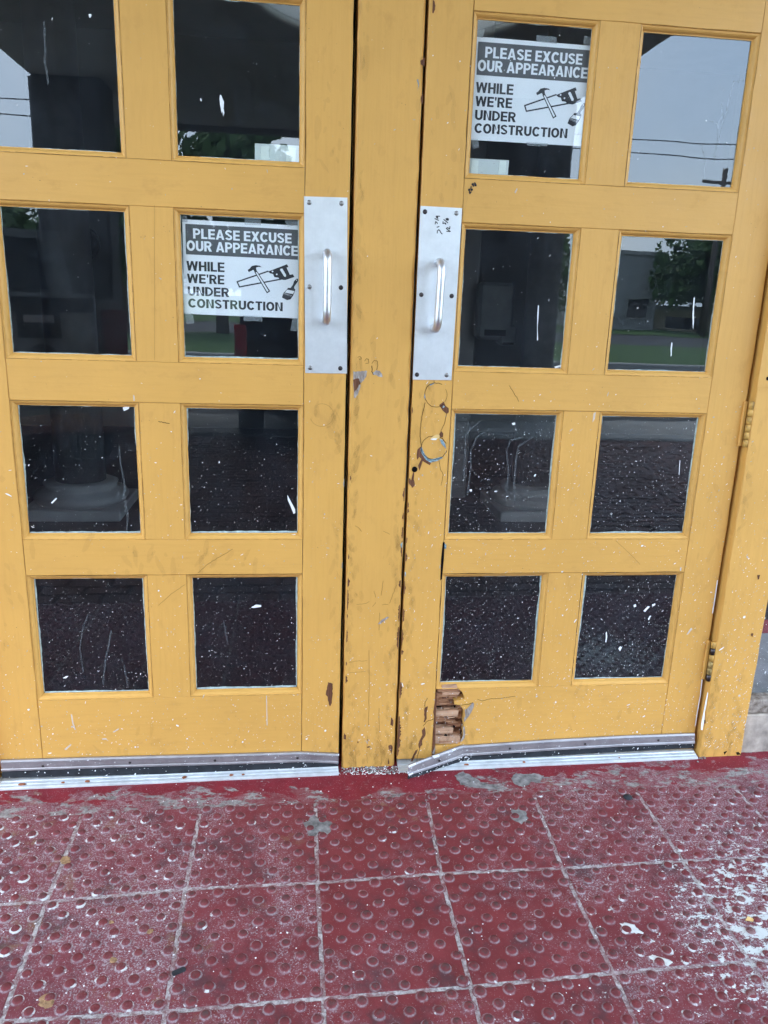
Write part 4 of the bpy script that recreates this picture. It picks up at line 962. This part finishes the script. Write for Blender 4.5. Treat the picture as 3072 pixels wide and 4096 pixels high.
splash(doorR, zD, [(552,208),(566,205),(568,214),(556,217)], y=gy); splash(doorR, zD, [(1275,368),(1280,370),(1278,432),(1274,430)], y=gy); splash(doorR, zD, [(370,494),(380,494),(380,503),(370,503)], y=gy); splash(doorR, zD, [(905,165),(915,160),(910,190),(900,205)], y=-.0008); splash(doorR, zD, [(455,695),(475,690),(480,702),(460,706)], y=.010); splash(doorR, zD, [(672,690),(688,686),(690,700),(676,706)], y=.010)
for d_, mt, mb_ in big.values():
    if mb_.f: o = mb_.build('paint_run' if mt == 'drip' else 'paint_splash', M[mt], d_, recalc=False); o['kind'] = 'stuff'
# orange chips and crumbs on thresholds, crumbs and mud on the floor
def crumbs(name, label, cat, spots, mat, hmin, hmax, kind=None, parent=None):
    mb = MB()
    for (x, y, z, r_) in spots:
        n = 7; base_ = [(x + r_*math.cos(2*math.pi*k/n)*rnd.uniform(.6, 1.2), y + r_*math.sin(2*math.pi*k/n)*rnd.uniform(.6, 1.2), z) for k in range(n)]
        h = rnd.uniform(hmin, hmax); top_ = [(x+(a-x)*.6, y+(b-y)*.6, z+h) for a, b, c in base_]
        mb.add(base_+top_, [tuple(range(n, 2*n))] + [(k, (k+1) % n, (k+1) % n+n, k+n) for k in range(n)])
    o = mb.build(name, M[mat], parent); 
    if parent is None: tag(o, label, cat)
    if kind: o['kind'] = kind
    return o
fz = lambda px, py, r_, dz=.0006: (*F(px, py), zf(*F(px, py)) + dz, r_)
crumbs('paint_chip', '', '', [(*P(a, b, -.02)[:1], -.02, zf(P(a, b, -.02)[0], -.02)+.0070, r_) for a, b, r_ in ((88,3131,.012),(350,3116,.009),(737,3095,.009),(737,3112,.007),(925,3088,.007),(972,3086,.005),(254,3142,.006))], 'orange', .0005, .0012, 'stuff', th1)
crumbs('paint_chip', '', '', [(*P(a, b, -.02)[:1], -.02, zf(P(a, b, -.02)[0], -.02)+.0070, r_) for a, b, r_ in ((1868,3054,.009),(2096,3040,.006),(2480,3010,.004))], 'orange', .0005, .0012, 'stuff', th2)
for k, (a, b, r_) in enumerate(((263,3440,.022),(183,4000,.026),(115,4050,.012),(600,3727,.011),(445,3690,.008),(453,3840,.012))):
    o = crumbs('mud_lump', ('tan mud lump stuck on the tile joint near the left edge', 'largest tan mud lump, low in the left corner of the pavement', 'small tan mud lump beside the largest one, at the lower left', 'curved mud smear between domes, left of the tile joint', 'small mud crumb on a dome left of centre', 'mud smear between domes in the second tile row at left')[k], 'mud', [(*F(a+rnd.uniform(-12, 12)*r_*60, b+rnd.uniform(-8, 8)*r_*60), 0, r_*rnd.uniform(.2, .5)) for _ in range(14)], 'dirt', .0008, .003)
    me = o.data
    for v in me.vertices: v.co.z += zf(v.co.x, v.co.y) + .0003
    o['group'] = 'mud lumps on the pavement'
o = crumbs('plastic_tab', 'small dark rounded tab lying on the tile joint at lower left', 'tab', [], 'rubber', .001, .002)
bpy.data.objects.remove(o)
tx, ty = F(715, 3888)
tb = MB(); pr_ = [(-.014, -.003), (-.011, -.0055), (.011, -.0055), (.014, -.003), (.014, .003), (.011, .0055), (-.011, .0055), (-.014, .003)]
ca, sa = math.cos(.45), math.sin(.45); n = len(pr_)
tb.add([(tx+a*ca-b*sa, ty+a*sa+b*ca, zf(tx, ty)+h) for h in (.0005, .0035) for a, b in pr_], [tuple(range(n)), tuple(range(n, 2*n))] + [(k, (k+1) % n, (k+1) % n+n, k+n) for k in range(n)])
tag(tb.build('plastic_tab', M['rubber']), 'small dark rounded tab lying on the tile joint at lower left', 'tab')
sx_, sy_ = F(2510, 3192)
o = MB().lathe([(.010, 0), (.013, .003), (.010, .007), (.004, .010)], (sx_, sy_, zf(sx_, sy_)), 9).build('pebble', M['rubber']); tag(o, 'dark pebble on the first tile row near the right door', 'pebble')
lx, ly = F(3000, 3685)
lf = MB().add([(lx-.012, ly, zf(lx, ly)+.003), (lx-.002, ly+.008, zf(lx, ly)+.007), (lx+.011, ly+.002, zf(lx, ly)+.004), (lx+.002, ly-.007, zf(lx, ly)+.005), (lx, ly, zf(lx, ly)+.0045)], [(0,4,1),(1,4,2),(2,4,3),(3,4,0)])
tag(lf.build('dry_leaf', M['yflake'], recalc=False), 'small dry yellow leaf scrap lying in the white spilt paint', 'leaf')
spots = []
for _ in range(520):
    px, py = rnd.uniform(0, 3072), rnd.uniform(3090, 4090)
    if rnd.random() < .55 or px < 900 or py < 3350: spots.append(fz(px, py, rnd.uniform(.0008, .0026), .0003))
for _ in range(240): px = rnd.gauss(1500, 90); spots.append(fz(px, 3072 + rnd.uniform(-8, 26), rnd.uniform(.0008, .0028), .0002))
o = crumbs('white_crumbs', 'scattered white paint crumbs over the red pavement', 'crumbs', spots, 'white', .0003, .0012, 'stuff')
spots = [fz(rnd.gauss(1490, 110), 3070 + rnd.uniform(-4, 22), rnd.uniform(.0012, .004), .0002) for _ in range(160)] + [fz(rnd.gauss(2795, 22), rnd.gauss(3020, 10), rnd.uniform(.001, .0035), .0002) for _ in range(50)]
crumbs('grit', 'grey grit gathered at the foot of the centre post', 'grit', spots, 'concrete', .0005, .003, 'stuff')
for lab, pts in (('grey bare concrete patch in the red paint before the bent sweep', [(305,865),(345,850),(380,870),(420,895),(470,905),(500,930),(440,925),(370,915),(330,905)]), ('largest grey bare patch in the red paint strip, right of the bent sweep', [(545,875),(570,855),(610,860),(650,858),(690,868),(675,900),(640,895),(600,915),(565,905)])):
    q = [F(a/1.08+1536, b/1.08+2300) for a, b in pts]; q = rough(q, 4, .003)
    vs = [(a, b, zf(a, b)+.0004) for a, b in q]; tr = tessellate_polygon([[Vector((a, b, 0)) for a, b in q]])
    tag(MB().add(vs, [tuple(t_) for t_ in tr]).build('bare_concrete_patch', M['concrete'], None, recalc=False), lab, 'patch')
# flat mortar splashes on the floor
for lab, a, b, rx, ry, mt in (('grey mortar splash on the tile joint left of centre', 1270, 3300, .045, .040, 'concrete'), ('pale mortar splash in front of the right door near the domes', 2080, 3265, .028, .035, 'concrete'), ('white oval mortar smear, upper of two on the right pavement', 2525, 3712, .026, .013, 'stone'), ('white oval mortar smear, lower of two on the right pavement', 2645, 3845, .026, .013, 'stone')):
    c = F(a, b); pts = []
    for k in range(18):
        t_ = 2*math.pi*k/18; q = rnd.uniform(.62, 1.15); an = -.6 if mt == 'stone' else 0
        u, v = rx*math.cos(t_)*q, ry*math.sin(t_)*q; pts.append((c[0]+u*math.cos(an)-v*math.sin(an), c[1]+u*math.sin(an)+v*math.cos(an)))
    vs = [(x_, y_, zf(x_, y_)+.0003) for x_, y_ in pts] + [(c[0]+(x_-c[0])*.7, c[1]+(y_-c[1])*.7, zf(x_, y_)+.0022) for x_, y_ in pts]
    o = MB().add(vs, [tuple(range(18, 36))] + [(k, (k+1) % 18, (k+1) % 18+18, k+18) for k in range(18)]).build('mortar_splash', M['concrete'] if mt == 'concrete' else simple('white_mortar', (.62, .62, .60), .9, var=.15, vs=60, bump=.6), None)
    tag(o, lab, 'mortar', 'mortar splashes on the pavement')

# ------------------------------------------------------------------ inside the lobby (seen through the panes)
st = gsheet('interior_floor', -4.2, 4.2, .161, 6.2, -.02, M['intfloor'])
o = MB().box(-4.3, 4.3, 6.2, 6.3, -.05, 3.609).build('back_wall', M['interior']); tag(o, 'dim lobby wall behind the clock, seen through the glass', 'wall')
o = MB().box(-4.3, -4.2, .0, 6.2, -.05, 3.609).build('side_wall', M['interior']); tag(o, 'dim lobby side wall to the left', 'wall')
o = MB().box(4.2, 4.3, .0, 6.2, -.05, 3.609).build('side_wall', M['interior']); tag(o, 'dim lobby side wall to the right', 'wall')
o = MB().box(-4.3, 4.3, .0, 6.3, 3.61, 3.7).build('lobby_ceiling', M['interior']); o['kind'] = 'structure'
for cx, lab in ((-1.55, 'pale round lobby column seen through the left door panes'), (1.38, 'pale round lobby column seen through the right door panes')):
    t = thing('lobby_column', lab, 'column', None, (cx, 2.95, -.02))
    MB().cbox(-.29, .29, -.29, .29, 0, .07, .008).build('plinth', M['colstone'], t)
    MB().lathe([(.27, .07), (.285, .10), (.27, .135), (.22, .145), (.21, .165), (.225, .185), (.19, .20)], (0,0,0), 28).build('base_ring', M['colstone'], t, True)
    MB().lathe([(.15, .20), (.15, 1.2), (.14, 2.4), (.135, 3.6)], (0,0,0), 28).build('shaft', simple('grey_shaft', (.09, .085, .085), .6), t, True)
ck = P(330, 973, 6.17)
t = thing('wall_clock', 'round black-rimmed wall clock half hidden by the lobby column', 'clock', None, (ck[0], 6.18, ck[1]))
MB().lathe([(.16, -.02), (.165, 0), (.16, .03), (.14, .035), (.14, .012)], (0,0,0), 32, 'y').build('rim', M['clockrim'], t, True)
MB().lathe([(.14, 0), (.14, .010)], (0,0,0), 32, 'y').build('dial', M['clockface'], t)
num = MB()
for h in range(1, 13):
    a = R(90-30*h); vs, fs = text_mesh(str(h), .01); cx_ = sum(v[0] for v in vs)/len(vs); cy_ = sum(v[1] for v in vs)/len(vs)
    num.add([((v[0]-cx_)*.05 + .112*math.cos(a), -.0125, (v[1]-cy_)*.05 + .112*math.sin(a)) for v in vs], fs)
num.build('numerals', M['toner'], t, recalc=False)['kind'] = 'stuff'
MB().stroke([(0, 0), (.05, .03)], .008, -.0132).stroke([(0, 0), (-.02, .09)], .005, -.0138).build('hands', M['toner'], t, recalc=False)
for px, py, sz, lab in ((1977, 1245, (.12, .26), 'pale wall dispenser inside the right door, upper of two'), (2025, 1340, (.06, .10), 'small pale dispenser inside the right door, lower of two')):
    c = P(px, py, 3.2)
    t = thing('dispenser', lab, 'dispenser', None, (c[0], 3.2, c[1]))
    MB().cbox(-sz[0], sz[0], -.06, .06, -sz[1]*.7, sz[1]*.7, .02).build('housing', simple('grey_housing', (.13, .135, .14), .6), t); MB().box(-sz[0]*.6, sz[0]*.6, -.064, -.0605, -sz[1]*.6, -sz[1]*.45).build('slot', M['black'], t)
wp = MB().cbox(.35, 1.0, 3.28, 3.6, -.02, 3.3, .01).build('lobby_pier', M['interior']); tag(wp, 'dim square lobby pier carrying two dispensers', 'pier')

# ------------------------------------------------------------------ the place behind the camera (mirrored in the panes)
GZ = -.04
gsheet('paver_bed', -12, 12, -5.8, -1.376, GZ-.012, M['joint'])
mb = MB(); bl, bw_ = .205, .103
y = -1.385; row = 0
while y > -5.75:
    x = -5.2 + (row % 2)*bl/2
    while x < 5.2:
        h = GZ + rnd.uniform(-.002, .002); ta, tb_ = rnd.uniform(-.002, .002), rnd.uniform(-.003, .003)
        mb.add([(x+.004, y-bw_+.008, GZ-.012), (x+bl-.004, y-bw_+.008, GZ-.012), (x+bl-.004, y, GZ-.012), (x+.004, y, GZ-.012), (x+.012, y-bw_+.016, h-ta-tb_), (x+bl-.012, y-bw_+.016, h+ta-tb_), (x+bl-.012, y-.008, h+ta+tb_), (x+.012, y-.008, h-ta+tb_)],
               [(0,1,5,4),(1,2,6,5),(2,3,7,6),(3,0,4,7),(4,5,6,7)]); x += bl
    y -= bw_; row += 1
o = mb.build('brick_pavers', M['brick']); tag(o, 'dark red brick pavers of the forecourt mirrored in the lower panes', 'pavers', None, 'stuff')
ks = MB().cbox(-12, 12, -7.1, -5.8, GZ-.1, GZ+.03, .02).build('kerb', M['kerb']); ks['kind'] = 'structure'
gsheet('driveway', -60, 60, -16, -7.1, GZ-.05, M['asphalt'])
k2 = MB().cbox(-60, 60, -16.3, -16, GZ-.1, GZ+.08, .02).build('kerb', M['kerb']); k2['kind'] = 'structure'
gsheet('lawn', -80, 80, -26, -16.3, GZ+.06, M['grass'])
gsheet('road', -200, 200, -39, -26, GZ-.03, M['asphalt'])
gsheet('ground', -600, 600, -900, 5, GZ-.35, M['grass'])
gsheet('verge', -200, 200, -90, -39, GZ-.01, M['grass'])
# canopy
cn = thing('entrance_canopy', 'dark soffited entrance canopy mirrored in the upper panes', 'canopy')
ox, oy, orr, rc = .50, -4.30, 1.05, (-2.93, 2.80, -9.4, -.01)        # round skylight in the canopy
angs = sorted([2*math.pi*k/48 for k in range(48)] + [math.atan2(yy-oy, xx-ox) % (2*math.pi) for xx in rc[:2] for yy in rc[2:]])
vs = []; fs = []; n = len(angs)
for zz in (3.46, 3.95):
    for a in angs: vs.append((ox+orr*math.cos(a), oy+orr*math.sin(a), zz))
    for a in angs:
        c_, s_ = math.cos(a), math.sin(a)
        k = min([(rc[1]-ox)/c_ if c_ > 1e-6 else 1e9, (rc[0]-ox)/c_ if c_ < -1e-6 else 1e9, (rc[3]-oy)/s_ if s_ > 1e-6 else 1e9, (rc[2]-oy)/s_ if s_ < -1e-6 else 1e9])
        vs.append((ox+k*c_, oy+k*s_, zz))
for i in range(n):
    j = (i+1) % n
    fs += [(i, j, n+j, n+i), (2*n+i, 3*n+i, 3*n+j, 2*n+j), (i, 2*n+i, 2*n+j, j), (n+i, n+j, 3*n+j, 3*n+i)]
MB().add(vs, fs).build('soffit', M['soffit'], cn)
MB().box(-2.95, 2.82, -9.55, -9.401, 3.40, 3.95).build('fascia', simple('fascia_grey', (.20, .19, .18), .8), cn)
MB().tube([(ox+(orr+.02)*math.cos(2*math.pi*k/60), oy+(orr+.02)*math.sin(2*math.pi*k/60), 3.45) for k in range(61)], .028, 8).build('skylight_rim', M['rim'], cn, True)
tl = NT('frosted_skylight'); tb2 = tl.new('BsdfTranslucent'); tb2.inputs[0].default_value = (.97, .94, .87, 1); tl.lk(tb2.outputs[0], tl.o.inputs[0])
MB().lathe([(orr-.005, 0), (orr-.005, .004)], (ox, oy, 3.475), 48).build('skylight_panel', tl.m, cn)
for x0, x1, y0, y1, lab in ((-2.95, -2.2, -7.7, -7.2, 'dark square canopy pier behind the pickup truck'), (1.60, 2.80, -7.9, -6.9, 'dark square canopy pier mirrored in the right door')):
    t = thing('canopy_pier', lab, 'pier'); MB().cbox(x0, x1, y0, y1, .10, 3.459, .03).build('shaft', M['pier'], t); MB().cbox(x0-.06, x1+.06, y0-.06, y1+.06, GZ-.06, .099, .02).build('plinth', M['kerb'], t)
# vehicles
def wheel(parent, x, y, r_, wd, sgn):
    wv = MB().lathe([(r_*.62, -wd/2), (r_*.95, -wd/2), (r_, -wd*.3), (r_, wd*.3), (r_*.95, wd/2), (r_*.62, wd/2)], (0,0,0), 24).build('wheel', M['tyre'], parent, True)
    wv.rotation_euler = (0, R(90), 0); wv.location = (x, y, r_)
    rim = MB().lathe([(r_*.6, -wd*.4), (r_*.6, wd*.4), (r_*.2, wd*.45)], (0,0,0), 12).build('rim', M['chrome'], wv)
def xprofile(name, prof_, x0, x1, mat, parent, inset=0):
    # prof_ in (y, z), extruded along x, top narrowed a little
    n = len(prof_); zmx = max(z for y, z in prof_); zmn = min(z for y, z in prof_); vs = []
    for xx, s in ((x0, 1), (x1, -1)):
        for y, z in prof_: vs.append((xx + s*inset*max(0, (z-zmn)/(zmx-zmn)), y, z))
    tr = tessellate_polygon([[Vector((a, b, 0)) for a, b in prof_]])
    fs = [tuple(t) for t in tr] + [tuple(i+n for i in reversed(t)) for t in tr] + [(i, (i+1) % n, (i+1) % n+n, i+n) for i in range(n)]
    return MB().add(vs, fs).build(name, mat, parent)
TKA = R(-22)
tk = thing('pickup_truck', 'dark grey pickup truck seen tailgate-on in the left door glass', 'truck', None, (-2.28, -3.25, GZ))
tk.rotation_euler.z = TKA
xprofile('bed', [(-.05,.55),(-2.1,.55),(-2.1,1.28),(-.05,1.30)], -1.0, 1.0, M['carpaint'], tk, .03)
xprofile('cab', [(-2.11,.5),(-5.6,.5),(-5.7,.95),(-5.5,1.18),(-4.1,1.25),(-3.5,1.85),(-2.4,1.88),(-2.15,1.3)], -1.0, 1.0, M['carpaint'], tk, .12)
xprofile('rear_window', [(-2.13,1.36),(-2.10,1.36),(-2.32,1.80),(-2.36,1.80)], -.72, .72, M['carglass'], tk, .04)
tg = MB().cbox(-.80, .80, -.06, .02, .62, 1.34, .02).build('tailgate', M['carpaint'], tk)
MB().cbox(-.78, .78, .0205, .030, 1.22, 1.31, .004).build('trim_ledge', M['carblack'], tg)
MB().cbox(.30, .56, .0205, .028, 1.05, 1.24, .003).build('handle_recess', M['carblack'], tg); MB().cbox(.34, .52, .0285, .045, 1.15, 1.20, .004).build('handle', M['sweep'], tg)
MB().lathe([(.085, 0), (.085, .012), (.075, .014)], (.44, .0206, .93), 24, 'y').build('emblem', M['carblack'], tg)
bg_ = MB(); vs, fs = text_mesh('1500', .02)
bg_.add([(.78-.0-v[0]*.09, .0215, .90+v[1]*.09) for v in vs], fs); 
bg_.build('badge', M['chrome'], tg, recalc=False)
MB().cbox(-.98, .98, -.02, .16, .42, .60, .03).build('bumper', M['chrome'], tk)
for s in (-1, 1):
    MB().cbox(s*.91-.08, s*.91+.08, -.06, .012, .82, 1.24, .01).build('tail_light', M['taildark'], tk)
    for yy in (-1.15, -4.75): wheel(tk, s*.86, yy, .39, .26, s)
sv = thing('parked_van', 'dark van with a red tail light mirrored below the left notice', 'van', None, (.20, -4.95, GZ))
xprofile('body', [(0,.42),(-.02,1.0),(-.18,1.62),(-.45,1.78),(-2.9,1.74),(-3.7,1.12),(-4.6,.98),(-4.75,.45)], -.95, .95, M['carblack'], sv, .12)
xprofile('rear_window', [(-.03,1.08),(.0,1.08),(-.15,1.55),(-.18,1.55)], -.72, .72, M['carglass'], sv, .05)
MB().cbox(-.94, .94, -.06, .10, .38, .62, .03).build('bumper', M['carblack'], sv)
for s in (-1, 1):
    l = MB().cbox(s*.88-.055, s*.88+.055, -.1, .022, .80, 1.12, .01).build('tail_light', M['tail'], sv)
    MB().cbox(s*.88-.053, s*.88+.053, -.02, .0222, .735, .798, .006).build('reversing_lens', M['lens'], l)
    for yy in (-.95, -3.8): wheel(sv, s*.84, yy, .34, .22, s)
# far building, wall, trees, pole
bd = thing('far_building', 'grey concrete panel building across the road mirrored in the right door', 'building', None, (16.5, -47.5, 0))
MB().box(1.7, 6.5, -8, 0, -.2, 4.6).build('wall', M['bld'], bd); MB().box(1.6, 6.6, -8.1, .1, 4.61, 4.85).build('parapet', M['kerb'], bd)
for k in range(2):
    wv = MB().box(2.2+2.3*k, 3.7+2.3*k, .005, .05, .6, 2.0).build('window', M['kerb'], bd); MB().box(2.3+2.3*k, 3.6+2.3*k, .051, .07, .7, 1.9).build('pane', M['carglass'], wv)
lw = thing('beige_annex', 'low beige building right of the concrete one across the road', 'building', None, (32, -50, 0))
MB().box(-8, 14, -6, 0, -.2, 1.25).build('wall', M['beige'], lw); MB().box(-8.2, 14.2, -6.2, .2, 1.251, 1.5).build('roof', M['kerb'], lw)
for k in range(6): MB().box(-7+3.4*k, -4.6+3.4*k, .005, .03, .1, .8).build('opening', M['carglass'], lw)
def crown_mesh(seed, nclump, nleaf, sz):
    r = random.Random(seed); mb = MB()
    for c in range(nclump):
        a, e = r.uniform(0, 6.283), r.uniform(-.6, 1.3); q = r.uniform(.35, 1.0)
        cc = Vector((math.cos(a)*math.cos(e)*q, math.sin(a)*math.cos(e)*q, math.sin(e)*q*.85)); cr = r.uniform(.16, .34)
        for l in range(nleaf):
            d = Vector((r.gauss(0, 1), r.gauss(0, 1), r.gauss(0, .8))); p = cc + d.normalized()*cr*r.random()**.4
            u = Vector((r.gauss(0, 1), r.gauss(0, 1), r.gauss(0, 1))).normalized(); v = u.orthogonal().normalized(); s = sz*r.uniform(.6, 1.4)
            mb.add([p-u*s, p+v*s*.5, p+u*s, p-v*s*.5], [(0,1,2,3)])
    return mb
crowns = [crown_mesh(s, 60, 46, .066) for s in (1, 2, 3)]
cme = []
for k, c in enumerate(crowns):
    me = c.mesh('crown'); me.materials.append(M['leaf']); cme.append(me)
me4 = crowns[1].mesh('crown'); me4.materials.append(M['leaf2']); cme.append(me4)
for k, (x, y, h, rx, mi, lab) in enumerate(((25.2, -45.5, 7.2, 3.6, 0, 'leafy tree by the road, mirrored right of the concrete building'), (28.5, -46, 7.6, 4.2, 1, 'tall leafy tree at the right edge of the mirrored view'), (35, -52, 6.0, 3.6, 2, 'tree standing behind the beige annex'), (23, -63, 7.6, 4.4, 1, 'tree rising behind the concrete building'), (14.6, -46, 5.6, 2.9, 0, 'tree beyond the concrete building, to its left'), (-9, -27, 3.2, 1.8, 3, 'yellow-green tree mirrored at the left edge'), (-14, -34, 7.5, 3.6, 1, 'dark tree behind the yellow-green one at the left'), (2.5, -52, 6.2, 4.2, 2, 'far tree mirrored in the middle panes'), (-4, -60, 6.4, 4.4, 0, 'far tree mirrored beside the pickup truck'), (9, -54, 6.6, 4.4, 1, 'far tree mirrored behind the right canopy pier'), (-10, -55, 6.8, 4.6, 2, 'far tree mirrored behind the pickup truck bed'), (-17, -52, 6.4, 4.4, 0, 'far tree mirrored left of the pickup truck'), (32, -58, 8.0, 4.8, 2, 'tall far tree mirrored above the beige annex'), (-5.6, -25, 7.6, 2.1, 2, 'large dark tree on the lawn edge mirrored behind the truck'), (-2.6, -25.3, 8.0, 3.1, 0, 'large dark tree on the lawn edge mirrored above the left notice'), (1.8, -25, 7.4, 3.0, 1, 'large dark tree on the lawn edge mirrored near the centre post'))):
    t = thing('tree', lab, 'tree', 'trees across the road', (x, y, GZ))
    MB().tube([(0,0,0), (.05,.02,h*.25), (-.03,.05,h*.5), (.02,0,h*.72)], [.22, .17, .13, .06], 9).build('trunk', M['bark'], t, True)
    o = bpy.data.objects.new('crown', cme[mi]); col.objects.link(o); o.parent = t; o.location = (0, 0, h*.47); o.scale = (rx, rx, h*.53); o.rotation_euler.z = k*1.3
pl = thing('utility_pole', 'wooden utility pole with two wires mirrored in the top right pane', 'pole', None, (22.6, -40.3, GZ))
MB().tube([(0,0,0), (0,0,4.5), (0,0,8.7)], [.17, .15, .12], 10).build('shaft', M['polewood'], pl, True); MB().box(-1.2, 1.2, -.06, .06, 7.9, 8.05).build('crossarm', M['polewood'], pl)
for z_, s in ((10.0, 0), (9.3, 0)):
    MB().tube([(-60+12*k, .1, z_ - .015*(60-abs(-60+12*k))*.2) for k in range(11)], .03, 6).build('wire', M['rubber'], pl)
